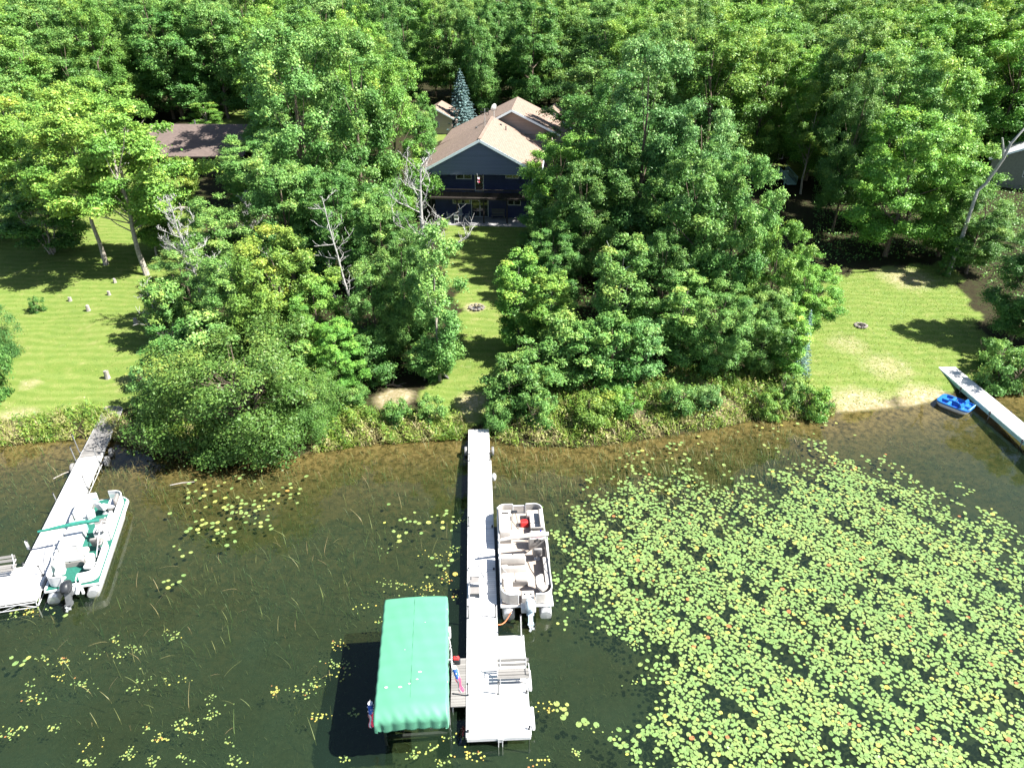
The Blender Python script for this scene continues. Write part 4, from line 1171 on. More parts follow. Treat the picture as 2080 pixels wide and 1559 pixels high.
HR = Vector((-3.42, 79.0, 3.0))
HYAW = R_(-4.4)
def house():
    h = empty('lake_house', HR, 'two-storey house with blue gable, tan shingled roof and shaded lower deck', 'house', None, HYAW)
    # main block
    mb = MB()
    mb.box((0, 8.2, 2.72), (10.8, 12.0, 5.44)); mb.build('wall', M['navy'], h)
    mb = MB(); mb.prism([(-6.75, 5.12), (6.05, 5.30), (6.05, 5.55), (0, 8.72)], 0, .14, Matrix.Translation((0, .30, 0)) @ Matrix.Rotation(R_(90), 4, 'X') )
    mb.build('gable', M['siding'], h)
    MB().box((0, 1.2, 5.24), (11.0, 1.8, .08)).build('soffit', M['trim'], h)
    mb = MB(); gable_roof(mb, -7.15, 6.5, -.05, 14.0, 0, 5.18, 5.52, 8.92); rf = mb.build('roof', M['shingle'], h)
    mb = MB()
    for s in (-1, 1):
        a = Vector((6.55 if s > 0 else -7.2, -.09, 5.34 if s > 0 else 5.0)); b = Vector((0, -.09, 8.77))
        n = Vector((-(b - a).z, 0, (b - a).x)).normalized() * .13
        mb.add([a - n, b - n, b + n, a + n, a - n + Vector((0, .06, 0)), b - n + Vector((0, .06, 0)), b + n + Vector((0, .06, 0)), a + n + Vector((0, .06, 0))],
               [(0, 1, 2, 3), (7, 6, 5, 4), (0, 4, 5, 1), (1, 5, 6, 2), (2, 6, 7, 3), (3, 7, 4, 0)])
    mb.build('bargeboard', M['trim'], rf)
    mb = MB(); mb.box((0, 6.9, 8.965), (.30, 13.8, .03)); mb.build('ridge_cap', M['shingle'], rf)
    mb = MB()
    mb.box((6.56, 6.95, 5.40), (.10, 13.7, .12)); mb.box((-7.21, 6.95, 5.06), (.10, 13.7, .12))
    mb.build('gutter', M['trim'], rf)
    for (x, y) in ((1.9, 10.6), (1.2, 11.8), (-1.6, 10.9)):
        z = 8.92 - abs(x) * .523
        MB().tube([(x, y, z - .1), (x, y, z + (.5 if x > 1.5 else .16))], .07 if x > 1.5 else .13, 8).build('roof_vent', M['darkgrey'], rf)
    # rear wing with tan gable
    mb = MB(); mb.box((2.3, 19.6, 3.4), (9.6, 9.2, 6.8)); mb.build('wing_wall', M['tansiding'], h)
    mb = MB(); mb.prism([(2.3 - 5.2, 6.75), (2.3 + 5.2, 6.75), (2.3, 9.25)], 0, .14, Matrix.Translation((0, 15.02, 0)) @ Matrix.Rotation(R_(90), 4, 'X'))
    mb.build('wing_gable', M['tansiding'], h)
    mb = MB(); gable_roof(mb, 2.3 - 9.0, 2.3 + 5.9, 14.0, 24.5, 2.3, 5.5, 6.95, 9.75); wr = mb.build('wing_roof', M['shingle'], h)
    mb = MB()
    for s, ex, ez in ((-1, 2.3 - 2.6, 8.28), (1, 2.3 + 5.95, 6.78)):
        a = Vector((ex, 13.95, ez)); b = Vector((2.3, 13.95, 9.60)); n = Vector((-(b - a).z, 0, (b - a).x)).normalized() * .12; w = Vector((0, .06, 0))
        mb.add([a - n, b - n, b + n, a + n, a - n + w, b - n + w, b + n + w, a + n + w], [(0, 1, 2, 3), (7, 6, 5, 4), (0, 4, 5, 1), (1, 5, 6, 2), (2, 6, 7, 3), (3, 7, 4, 0)])
    mb.build('bargeboard', M['trim'], wr)
    # upper deck
    MB().box((0, .92, 2.70), (11.2, 2.5, .16)).build('deck_floor', M['darkwood'], h)
    mb = MB()
    mb.box((0, -.28, 3.72), (11.3, .07, .07)); mb.box((0, -.28, 2.95), (11.3, .05, .06))
    for k in range(76): mb.box((-5.6 + k * .1493, -.28, 3.33), (.045, .035, .72))
    mb.build('deck_railing', M['darkwood'], h)
    for x in (-5.4, -2.55, .35, 2.9, 5.4):
        MB().box((x, -.16, 1.31), (.15, .15, 2.62)).build('deck_post', M['darkwood'], h, bevel=.01)
    for x in (-5.4, 5.4):
        MB().box((x, .05, 4.6), (.14, .14, 1.7)).build('roof_post', M['darkwood'], h)
    wy = 2.19
    window(h, 'window', -2.05, 4.75, 1.75, 1.05, wy, 2); window(h, 'window', 3.3, 4.85, 1.5, .9, wy, 2)
    window(h, 'window', -2.4, 1.85, 2.0, .75, wy, 2); window(h, 'window', 3.5, 1.75, 1.5, .62, wy, 2)
    f = window(h, 'door', -.35, 3.95, 1.0, 2.05, wy, 1); MB().box((.02, wy - .09, 3.9), (.04, .05, .18)).build('handle', M['alu'], f)
    f = window(h, 'sliding_door', -.35, 1.08, 1.95, 2.1, wy, 2); MB().box((-.24, wy - .09, 1.05), (.04, .05, .22)).build('handle', M['alu'], f)
    return h
house()

def hloc(x, y, z=0):
    return Vector(HR) + Matrix.Rotation(HYAW, 3, 'Z') @ Vector((x, y, z))

# patio slab in front
mb = MB(); mb.prism([(-4.4, -1.15), (5.6, -1.15), (5.6, 2.15), (-4.4, 2.15)], -.25, .06)
o = mb.build('patio', M['concrete'], None, bevel=.02); o.location = HR; o.rotation_euler[2] = HYAW
tag(o, 'pale concrete patio slab under the house deck', None, None, 'structure')

def satellite_dish():
    e = empty('satellite_dish', hloc(.35, 12.2, 8.74), 'grey satellite dish on a mast at the roof ridge', 'satellite dish', None, HYAW)
    MB().tube([(0, 0, 0), (0, 0, 1.25)], .035, 8).build('mast', M['dullalu'], e)
    mb = MB(); prof = [(.02, .10), (.18, .075), (.34, .02), (.46, -.07), (.48, -.07), (.36, .0), (.18, .05), (.02, .07)]
    mb.lathe(prof, 18, Matrix.Translation((.03, -.12, 1.45)) @ Euler((R_(105), 0, R_(55))).to_matrix().to_4x4()); mb.build('dish', M['dullalu'], e)
    MB().tube([(.03, -.05, 1.2), (.35, -.35, 1.25), (.45, -.42, 1.4)], .02, 6).build('feed_arm', M['darkgrey'], e)
satellite_dish()
def roof_antenna():
    e = empty('roof_antenna', hloc(-.25, 7.8, 8.86), 'television antenna of black double loops on the house roof ridge', 'antenna', None, HYAW)
    MB().tube([(0, 0, 0), (0, 0, 1.9)], .025, 6).build('mast', M['dullalu'], e)
    mb = MB()
    for sx in (-.28, .28):
        for sz in (1.35, 1.72):
            mb.tube([(sx + .17 * math.cos(a * math.pi / 8), 0, sz + .17 * math.sin(a * math.pi / 8)) for a in range(17)], .03, 5)
    mb.tube([(-.5, 0, 1.53), (.5, 0, 1.53)], .03, 5); mb.build('loops', M['black'], e)
    mb = MB()
    for a in range(3):
        mb.tube([(0, 0, 1.0), (.55 * math.cos(a * 2.1), .55 * math.sin(a * 2.1), -.05 - .25 * abs(math.cos(a * 2.1)))], .008, 4)
    mb.build('guy_wires', M['darkgrey'], e)
roof_antenna()

def patio_set():
    t = empty('patio_table', hloc(-2.6, .55, .06), 'round pale table among the patio chairs under the deck', 'table', None)
    mb = MB(); mb.lathe([(.02, .70), (.58, .70), (.60, .715), (.60, .735), (.02, .74)], 20); mb.build('tabletop', M['tabletop'], t)
    for k in range(4):
        a = .78 + k * 1.571
        MB().tube([(.5 * math.cos(a), .5 * math.sin(a), 0), (.42 * math.cos(a), .42 * math.sin(a), .70)], .022, 6).build('leg', M['white_paint'], t)
    def chair(x, y, rz, lab):
        c = empty('patio_chair', hloc(x, y, .06), lab, 'chair', 'pale chairs round the patio table', rz)
        mb = MB(); mb.rbox((0, 0, .42), (.48, .46, .05), .04); mb.build('seat', M['white_paint'], c)
        mb = MB()
        for k in range(5): mb.box((-.2 + k * .1, .25, .68), (.06, .03, .50), rx=-.15)
        mb.box((0, .29, .94), (.48, .035, .06)); mb.build('backrest', M['white_paint'], c)
        for sx in (-1, 1):
            for sy in (-1, 1): MB().tube([(sx * .21, sy * .2, 0), (sx * .19, sy * .17, .42)], .02, 6).build('leg', M['white_paint'], c)
            MB().tube([(sx * .24, -.2, .42), (sx * .24, -.18, .63), (sx * .24, .24, .66)], .018, 6).build('armrest', M['white_paint'], c)
    chair(-2.65, -.42, math.pi, 'pale patio chair on the lake side of the round table')
    chair(-3.55, .55, R_(90), 'pale patio chair between the round table and the deck corner post')
    chair(-1.65, .65, R_(-90), 'pale patio chair between the round table and the sliding door')
    chair(-2.55, 1.5, 0, 'pale patio chair between the round table and the house wall')
patio_set()
def wall_bench():
    b = empty('garden_bench', hloc(1.75, 1.55, .06), 'slatted grey garden bench against the dark house wall', 'bench', None, HYAW)
    mb = MB()
    for k in range(4): mb.box((0, -.2 + k * .13, .43), (1.45, .1, .035))
    mb.build('seat', M['old_wood'], b)
    mb = MB()
    for k in range(5): mb.box((0, .27 + k * .02, .55 + k * .11), (1.45, .03, .08), rx=-.15)
    mb.build('backrest', M['old_wood'], b)
    for sx in (-.68, .68):
        for sy in (-.2, .24): MB().box((sx, sy, .21), (.06, .06, .42)).build('leg', M['old_wood'], b)
        MB().box((sx, .02, .64), (.06, .5, .04)).build('armrest', M['old_wood'], b)
wall_bench()
def porch_flag():
    e = empty('porch_flag', hloc(-.3, -.12, 5.42), 'small red and white flag hanging from the gable over the deck', 'flag')
    MB().tube([(0, 0, .0), (.06, -.06, -.9)], .015, 6).build('pole', M['white_paint'], e)
    mb = MB(); mb.loft([[(.02 + .02 * math.sin(k), -.05 + .06 * math.sin(k * 1.7), -.25 - .09 * k), (.30 - .02 * k, -.05 + .05 * math.cos(k * 1.3), -.34 - .10 * k)] for k in range(9)], closed=False, cap=False)
    mb.build('cloth', M['flagwhite'], e)
    mb = MB()
    for j in (0, 1, 2):
        mb.loft([[(.04 + .09 * j + .02 * math.sin(k), -.065 + .06 * math.sin(k * 1.7), -.33 - .09 * k - .03 * j), (.08 + .09 * j, -.065 + .055 * math.sin(k * 1.7 + .3), -.35 - .09 * k - .03 * j)] for k in range(8)], closed=False, cap=False)
    mb.build('stripes', M['flagred'], e)
porch_flag()

# small garage behind
def shed(name, lab, px, py, D, w, l, ze, zr, wallm, roofm, yaw=0, door=True):
    z = tz((px - CX) / FPX * D * 1.0, D)
    x = (px - CX) / FPX * (D * CT + (CAMH - z - ze) * ST)
    e = empty(name, (x, D, tz(x, D)), lab, 'garage' if 'garage' in name else 'house', None, yaw)
    MB().box((0, l / 2, ze / 2), (w, l, ze)).build('wall', M[wallm], e)
    mb = MB(); mb.prism([(-w / 2, ze), (w / 2, ze), (0, zr - .1)], 0, .1, Matrix.Translation((0, .1, 0)) @ Matrix.Rotation(R_(90), 4, 'X')); mb.build('gable', M[wallm], e)
    mb = MB(); s = (zr - ze) / (w / 2); gable_roof(mb, -w / 2 - .4, w / 2 + .4, -.4, l + .4, 0, ze - .4 * s + .08, ze - .4 * s + .08, zr + .08); mb.build('roof', M[roofm], e)
    mb = MB()
    for sx in (-1, 1):
        a = Vector((sx * (w / 2 + .42), -.44, ze - .4 * s - .05)); b = Vector((0, -.44, zr - .05)); n = Vector((-(b - a).z, 0, (b - a).x)).normalized() * .1; v = Vector((0, .05, 0))
        mb.add([a - n, b - n, b + n, a + n, a - n + v, b - n + v, b + n + v, a + n + v], [(0, 1, 2, 3), (7, 6, 5, 4), (0, 4, 5, 1), (1, 5, 6, 2), (2, 6, 7, 3), (3, 7, 4, 0)])
    mb.build('bargeboard', M['trim'], e)
    if door: window(e, 'window', 0, ze * .55, 1.2, .9, -.002, 2)
    return e
g1 = shed('small_garage', 'small tan-roofed garage half hidden by the tall yellow-tinged ash', 884, 250, 124, 5.4, 7, 2.6, 4.0, 'tansiding', 'shingle', R_(-4))
mbq = MB(); mbq.rbox((0, 0, .42), (.8, .8, .84), .05)
e = empty('air_conditioner', (0, 0, 0), 'pale air conditioner unit beside the small garage', 'air conditioner')
p = G(909, 252); e.location = p
mbq.build('casing', M['dullalu'], e); MB().lathe([(.05, .845), (.3, .845), (.32, .87), (.05, .87)], 16).build('fan_grille', M['darkgrey'], e)
shed('rear_garage', 'tan-roofed garage partly hidden behind the wing of the blue-gabled house', 1118, 225, 112, 6, 7, 3.4, 5.6, 'tansiding', 'shingle', R_(-8))

def brown_house():
    x0, x1 = -49.5, -35.0
    y0, z0 = 97.6, 3.5
    e = empty('brown_house', ((x0 + x1) / 2, y0, z0), 'low house with brown shingled roof and dark walls above the mown lawn', 'house', None, R_(-1.0))
    w = x1 - x0
    MB().box((0, 7, 1.3), (w - 1.0, 12.4, 2.6)).build('wall', M['brownwall'], e)
    mb = MB()
    A = [(-w / 2, 0, 2.7), (w / 2, 0, 2.7), (w / 2, 7.2, 5.5), (-w / 2, 7.2, 5.5)]
    C_ = [(-w / 2, 14.4, 2.7), (w / 2, 14.4, 2.7)]
    up = A + C_; dn = [(a, b, c - .18) for a, b, c in up]
    mb.add(up + dn, [(0, 1, 2, 3), (3, 2, 5, 4), (9, 8, 7, 6), (10, 11, 8, 9), (0, 6, 7, 1), (4, 5, 11, 10), (0, 3, 9, 6), (3, 4, 10, 9), (2, 1, 7, 8), (5, 2, 8, 11)])
    rf = mb.build('roof', M['brownshingle'], e)
    MB().box((0, -.05, 2.60), (w, .10, .16)).build('fascia', M['darkwood'], rf)
    MB().tube([(-1.5, 7.6, 5.3), (-1.5, 7.6, 5.95)], .12, 8).build('chimney_pipe', M['darkgrey'], rf)
    mb = MB(); mb.prism([(-w / 2 + .5, 2.6), (w / 2 - .5, 2.6), (0, 2.61)], .2, .3); 
    f = window(e, 'window', 2.3, 1.4, 2.2, 1.3, .798, 2, 'darkwood'); window(e, 'window', -4.5, 1.4, 1.8, 1.2, .798, 2, 'darkwood')
    f = window(e, 'door', -1.2, 1.05, 1.0, 2.1, .798, 1, 'darkwood'); MB().box((-.85, .70, 1.0), (.04, .05, .16)).build('handle', M['alu'], f)
    return e
brown_house()

def green_deck():
    g = G(1592, 378)
    e = empty('garden_deck', g, 'raised pale green wooden deck with railings and a gangway among dark trees', 'deck', None, R_(0))
    MB().box((-1.6, 1.2, 1.0), (3.6, 2.8, .14)).build('floor', M['greenpaint'], e)
    mb = MB()
    mb.box((-1.6, -.2, 1.95), (3.6, .08, .08)); 
    for k in range(22): mb.box((-3.35 + k * .167, -.2, 1.5), (.05, .04, .86))
    mb.build('railing', M['greenpaint'], e)
    mb = MB(); mb.add([(.25, -.3, .35), (1.45, -.3, .35), (1.0, 3.2, 1.1), (-.2, 3.2, 1.1), (.25, -.3, .25), (1.45, -.3, .25), (1.0, 3.2, 1.0), (-.2, 3.2, 1.0)],
                      [(0, 1, 2, 3), (7, 6, 5, 4), (0, 4, 5, 1), (1, 5, 6, 2), (2, 6, 7, 3), (3, 7, 4, 0)]); mb.build('gangway', M['greenpaint'], e)
    for x0, x1 in ((.25, -.2), (1.45, 1.0)):
        mb = MB(); mb.tube([(x0, -.3, 1.25), (x1, 3.2, 2.0)], .05, 6)
        for k in range(12):
            f = k / 11; mb.tube([(x0 + (x1 - x0) * f, -.3 + 3.5 * f, .3 + .75 * f), (x0 + (x1 - x0) * f, -.3 + 3.5 * f, 1.25 + .75 * f)], .022, 5)
        mb.build('railing', M['greenpaint'], e)
    for x, y in ((-3.3, 0), (0, 0), (-3.3, 2.4), (0, 2.4)): MB().box((x, y, .45), (.14, .14, .95)).build('post', M['greenpaint'], e)
green_deck()
def cabin():
    g = G(1596, 322)
    e = empty('brown_cabin', g, 'small cabin with pinkish-brown roof glimpsed behind the green deck', 'cabin', None, R_(25))
    MB().box((0, 2, 1.2), (4.2, 4, 2.4)).build('wall', M['brownwall'], e)
    mb = MB(); gable_roof(mb, -2.6, 2.6, -.5, 4.5, 0, 2.35, 2.35, 3.7); mb.build('roof', M['shingle'], e)
    window(e, 'window', .5, 1.4, .9, .8, -.002, 2)
    f = window(e, 'door', -1.1, 1.0, .9, 1.95, -.002, 1); MB().box((-.75, -.1, 1.0), (.04, .05, .16)).build('handle', M['alu'], f)
cabin()
e = shed('grey_house', 'grey-green walled house with pale roof at the picture edge behind the curved birch limb', 2098, 300, 92, 8.5, 9, 3.6, 5.6, 'greywall', 'palegrey', R_(-28))
e = shed('far_house', 'pale-roofed house glimpsed among trees beyond the grey-green house', 2105, 215, 108, 8, 8, 3.0, 4.8, 'greywall', 'palegrey', R_(-20))

# ------------------------------------------------------------------ odds and ends on the lawns
STUMPS = [((219, 768), .62, .17, 'tallest white stump on the mown lawn, nearest the weathered dock'),
          ((180, 631), .50, .15, 'upright pale stump in the middle of the mown lawn'),
          ((143, 611), .34, .14, 'short pale stump beside the small round dark bush'),
          ((222, 599), .36, .13, 'short stump with a tuft of grass, in the shadow tip of the thicket'),
          ((234, 574), .38, .12, 'stump nearest the leaning pale-trunked maple'),
          ((276, 656), .40, .16, 'dark shaded stump in the thicket shadow on the mown lawn')]
for i, ((a, b), hh, r, lab) in enumerate(STUMPS):
    g = G(a, b); e = empty('tree_stump', g, lab, 'stump', 'stumps on the mown lawn', i * 1.3)
    rnd = random.Random(i)
    mb = MB(); rings = []
    for k, (f, zz) in enumerate(((1.35, -.1), (1.12, .08), (1.0, hh * .5), (.97, hh))):
        rings.append([(r * f * math.cos(j * .5236) * (1 + .1 * math.sin(j * 2 + i)), r * f * math.sin(j * .5236) * (1 + .1 * math.cos(j * 3 + i)), zz + (rnd.uniform(-.05, .05) if k == 3 else 0)) for j in range(12)])
    mb.loft(rings); mb.build('stump_wood', M['stump'], e)
g0, g1_ = G(305, 424), G(385, 427)
e = empty('fallen_log', (g0 + g1_) / 2, 'pale fallen log lying across the upper edge of the mown lawn', 'log')
mb = MB(); d = (g1_ - g0) / 2; mb.tube([-d * 1.0 + Vector((0, 0, .2)), Vector((0, .1, .22)), d + Vector((0, 0, .2))], [.24, .22, .19], 10); mb.build('log_wood', M['palebark'], e)
mb = MB(); mb.tube([Vector((0, .1, .3)), Vector((.3, .3, .75))], [.06, .04], 6); mb.build('branch_stub', M['palebark'], e)

def fire_ring(px, py, r, lab, n=11, seed=2, logs=True):
    rnd = random.Random(seed); g = G(px, py)
    e = empty('fire_pit', g, lab, 'fire pit')
    for k in range(n):
        a = k * 2 * math.pi / n; c = Vector((r * math.cos(a), r * math.sin(a), .07)); s = rnd.uniform(.09, .14)
        mb = MB(); bm = bmesh.new(); bmesh.ops.create_icosphere(bm, subdivisions=2, radius=s)
        for v in bm.verts: v.co = Vector((v.co.x * 1.2, v.co.y, v.co.z * .7)) * (1 + rnd.uniform(-.12, .12))
        mb.add([c + v.co for v in bm.verts], [[v.index for v in f.verts] for f in bm.faces]); bm.free()
        mb.build('ring_stone', M['stone'], e)
    MB().lathe([(.01, .035), (r * .6, .03), (r * .92, -.02)], 14).build('ash_bed', M['darkgrey'], e)
    for k in range(3):
        a = k * 1.1; MB().tube([(-.3 * r * math.cos(a), -.6 * r * math.sin(a) - .1, .08), (.6 * r * math.cos(a), .5 * r * math.sin(a), .16)], .05, 6).build('charred_log', M['darkwood'], e)
fire_ring(1748, 662, .45, 'dark stone fire ring in the open beach lawn')
fire_ring(968, 625, .6, 'pale stone fire ring on the grassy path below the blue-gabled house', seed=5)

g = G(1152, 585); g.z = tz(g.x, g.y)
e = empty('storage_bin', g, 'grey square storage bin on a stand in the shade beside the path-side aspens', 'storage bin', None, R_(-14))
mb = MB(); mb.loft([[(-.42, -.36, .7), (.42, -.36, .7), (.42, .36, .7), (-.42, .36, .7)], [(-.55, -.46, 2.0), (.55, -.46, 2.0), (.55, .46, 2.0), (-.55, .46, 2.0)]]); mb.build('bin_body', M['binblue'], e, bevel=.04)
mb = MB(); mb.rbox((0, 0, 2.08), (1.2, 1.02, .16), .07); lid = mb.build('lid', M['binblue'], e)
MB().tube([(-.2, -.53, 2.05), (-.2, -.6, 2.05), (.2, -.6, 2.05), (.2, -.53, 2.05)], .025, 6).build('handle', M['darkgrey'], lid)
for sx in (-.34, .34):
    for sy in (-.28, .28): MB().box((sx, sy, .35), (.07, .07, .72)).build('leg', M['darkwood'], e)
g = G(901, 768)
e = empty('leaning_board', g, 'grey weathered board leaning at the foot of the narrow path-side tree', 'board', None, .4)
MB().box((.1, 0, .28), (.06, .5, .75), ry=-.75).build('plank', M['old_wood'], e); MB().box((.32, .05, .07), (.06, .06, .14)).build('prop', M['old_wood'], e)
# dark driftwood on the sandy mound
g = G(800, 786)
e = empty('driftwood', g, 'twisted dark driftwood lying on the pale sandy mound', 'driftwood')
mb = MB(); mb.tube([(-.6, .1, .06), (-.1, .15, .14), (.3, .05, .06), (.7, -.12, .12)], [.05, .09, .08, .03], 7); mb.build('trunk', M['bark'], e)
mb = MB(); mb.tube([(-.1, .15, .14), (.0, .38, .4), (-.05, .5, .62)], [.06, .04, .015], 6); mb.tube([(.25, .05, .08), (.5, .3, .1), (.9, .35, .16)], [.05, .03, .012], 6); mb.build('branches', M['bark'], e)

# ------------------------------------------------------------------ docks
def frame(origin, rz):
    return Matrix.Translation(origin) @ Matrix.Rotation(rz, 4, 'Z')

def dock_section(parent, x0, x1, y0, y1, z=.5, m='white_dock', th=.10, name='deck_section'):
    o = MB().box(((x0 + x1) / 2, (y0 + y1) / 2, z - th / 2), (x1 - x0, y1 - y0, th)).build(name, M[m], parent, bevel=.008)
    mb = MB()
    for x in (x0 - .018, x1 + .018): mb.box((x, (y0 + y1) / 2, z - .085), (.03, y1 - y0 - .01, .15))
    mb.build('side_rail', M['dullalu'], o)
    return o

def dock_post(parent, x, y, top, tilt=0, z0=-1.0, r=.034, m='post'):
    mb = MB(); mb.tube([(x, y, z0), (x + tilt * .5, y, .5), (x + tilt, y, .5 + top)], r, 8)
    o = mb.build('post', M[m], parent)
    mb = MB(); mb.box((x, y, .44), (.10, .12, .14)); mb.build('bracket', M['darkgrey'], o)
    MB().tube([(x + tilt, y, .5 + top - .02), (x + tilt, y, .5 + top + .03)], r * 1.35, 8).build('cap', M['black'], o)
    return o

def wheel(parent, x, y, z, r=.30, w=.16):
    mb = MB(); ring = [(r * .55, -w / 2), (r * .93, -w / 2), (r, -w / 4), (r, w / 4), (r * .93, w / 2), (r * .55, w / 2)]
    L = Matrix.Translation((x, y, z)) @ Matrix.Rotation(R_(90), 4, 'Y')
    mb.lathe(ring, 20, L); o = mb.build('wheel', M['rubber'], parent)
    MB().lathe([(.02, -w * .35), (r * .56, -w * .35), (r * .56, w * .35), (.02, w * .35)], 14, L).build('rim', M['dullalu'], o)

def bench(name, loc, rz, lab, w=1.35, m='old_wood', grp=None):
    e = empty(name, loc, lab, 'bench', grp, rz)
    mb = MB()
    for k in range(3): mb.box((0, -.25 + k * .17, .45), (w, .145, .035))
    mb.build('seat', M[m], e)
    mb = MB()
    for k in range(2): mb.box((0, .22 + k * .06, .66 + k * .20), (w, .03, .14), rx=-.22)
    mb.build('backrest', M[m], e)
    for sx in (-1, 1):
        x = sx * (w / 2 - .12)
        MB().tube([(x, -.24, 0), (x, -.24, .42)], .025, 6).build('leg', M['dullalu'], e)
        MB().tube([(x, .10, 0), (x, .14, .43), (x, .30, .98)], .025, 6).build('leg', M['dullalu'], e)
        MB().tube([(x, -.24, .42), (x, .14, .42)], .02, 6).build('seat_support', M['dullalu'], e)
        MB().tube([(sx * w / 2, -.22, .45), (sx * w / 2, -.22, .66), (sx * w / 2, .24, .68)], .018, 6).build('armrest', M['dullalu'], e)
    return e

# --- centre dock
A_, B_ = W(952.5, 872, .5), W(948, 1497, .5)
u_ = (A_ - B_); CDL = u_.length; CRZ = math.atan2(-u_.x, u_.y)
cd = empty('white_dock', (B_.x, B_.y, 0), 'long white dock with bench platform running from the grassy path past the tan pontoon boat', 'dock', None, CRZ)
CD = frame((B_.x, B_.y, 0), CRZ); CDI = CD.inverted()
def cdl(px, py, z=.5):
    return CDI @ W(px, py, z)
yb = [0, 2.52, cdl(948, 1293).y, cdl(949, 1252).y, cdl(950, 1160).y, cdl(950, 1074).y, cdl(951, 1000).y, cdl(951.5, 935).y, CDL]
WID = 1.37
for i in range(len(yb) - 1):
    dock_section(cd, 0, WID - (.06 if i == 7 else 0), yb[i] + .008, yb[i + 1] - .008, .5)
for a, b in ((0, 2.5), (2.516, yb[2])):
    dock_section(cd, WID + .05, 2.56, a + .02, b, .497, name='platform_section')
for x, y, t in ((.05, yb[3] - .1, .78), (WID - .05, yb[3] - .1, .78), (.05, 2.5 - .55, .72), (WID - .04, 1.95, .74), (WID - .05, yb[4] + .1, .05), (.05, yb[5] + .25, .62),
                (.05, yb[7] - .05, .55), (WID - .06, yb[7] - .05, .55), (.05, yb[4] + .1, .1), (WID - .05, yb[5] + .1, .1), (2.52, 1.95, .12), (2.52, .25, .15), (.05, .25, .08)):
    dock_post(cd, x, y, t)
dock_post(cd, 2.50, yb[2] - .04, 1.3, -.06, r=.032, m='alu')
for yy in (.35, 2.2):
    mb = MB(); mb.rbox((2.68, yy + .45, .43), (.16, 1.0, .2), .06); mb.build('bumper', M['white_paint'], cd)
MB().box((1.28, -.04, .40), (2.56, .07, .20)).build('front_bumper', M['white_paint'], cd, bevel=.02)
mb = MB(); mb.box((1.34, -.09, .36), (.22, .05, .22)); mb.tube([(1.26, -.1, .46), (1.26, -.14, -.5)], .02, 6); mb.tube([(1.42, -.1, .46), (1.42, -.14, -.5)], .02, 6); mb.build('ladder_bracket', M['dullalu'], cd)
wheel(cd, WID + .16, cdl(998, 915, .2).y, .16); wheel(cd, -.2, cdl(948, 915, .2).y, .16)
MB().tube([(-.2, cdl(998, 915, .2).y, .16), (WID + .16, cdl(998, 915, .2).y, .16)], .03, 6).build('axle', M['dullalu'], cd)
mb = MB(); s0, s1 = cdl(937, 1432).y, cdl(937, 1335).y
mb.box((-.35, (s0 + s1) / 2, .43), (.66, s1 - s0, .06)); sp = mb.build('side_step', M['old_wood'], cd); sp['label'] = 'weathered grey wooden step on the side of the white dock'
for yy in (s0 + .1, s1 - .1): MB().tube([(-.6, yy, -1), (-.6, yy, .42)], .03, 6).build('post', M['dullalu'], sp)

bl = CD @ cdl(1036, 1362, .75)
bench('dock_bench', CD @ Vector((1.98, cdl(1036, 1366, .9).y, .5)), CRZ, 'grey slatted bench on the front platform of the centre white dock')
p = CD @ Vector((-.48, s1 - .22, .46))
e = empty('tackle_bag', p, 'small black and red bag on the weathered dock step', 'bag', None, CRZ)
mb = MB(); mb.rbox((0, 0, .13), (.36, .26, .26), .06); mb.build('bag_body', M['black'], e); mb = MB(); mb.rbox((0, 0, .30), (.26, .18, .08), .03); mb.build('lid', M['red'], e)
MB().tube([(-.1, 0, .34), (0, 0, .42), (.1, 0, .34)], .015, 6).build('handle', M['darkgrey'], e)
# boarding steps on the dock
p = CD @ Vector((.34, cdl(964, 1198).y, .5))
e = empty('boarding_steps', p, 'white plastic boarding steps standing on the dock beside the tan pontoon boat', 'steps', None, CRZ)
for sx in (-.26, .26):
    mb = MB(); mb.prism([(-.55, 0), (.35, 0), (.35, .55), (.05, .55), (.05, .28), (-.55, .28)], -.03, .03, Matrix.Translation((sx, 0, 0)) @ Euler((R_(90), 0, R_(90))).to_matrix().to_4x4()); mb.build('side_panel', M['white_paint'], e)
for yy, zz in ((-.28, .26), (.2, .53)): MB().box((0, yy, zz), (.46, .42, .03)).build('tread', M['greyvinyl'], e)
for sx in (-.28, .28): MB().tube([(sx, .3, .5), (sx, .3, 1.1), (sx, .05, 1.1)], .02, 6).build('handrail', M['white_paint'], e)
# white fender hanging beside the dock
p = CD @ Vector((WID + .16, cdl(999, 967, .35).y, .30))
e = empty('boat_fender', p, 'white round fender hanging on the shoreward part of the centre dock', 'fender')
mb = MB(); mb.lathe([(.02, -.26), (.10, -.22), (.14, -.1), (.14, .12), (.09, .22), (.02, .26)], 14); mb.build('fender_body', M['white_paint'], e); MB().tube([(0, 0, .25), (-.14, 0, .22)], .012, 5).build('cord', M['darkgrey'], e)

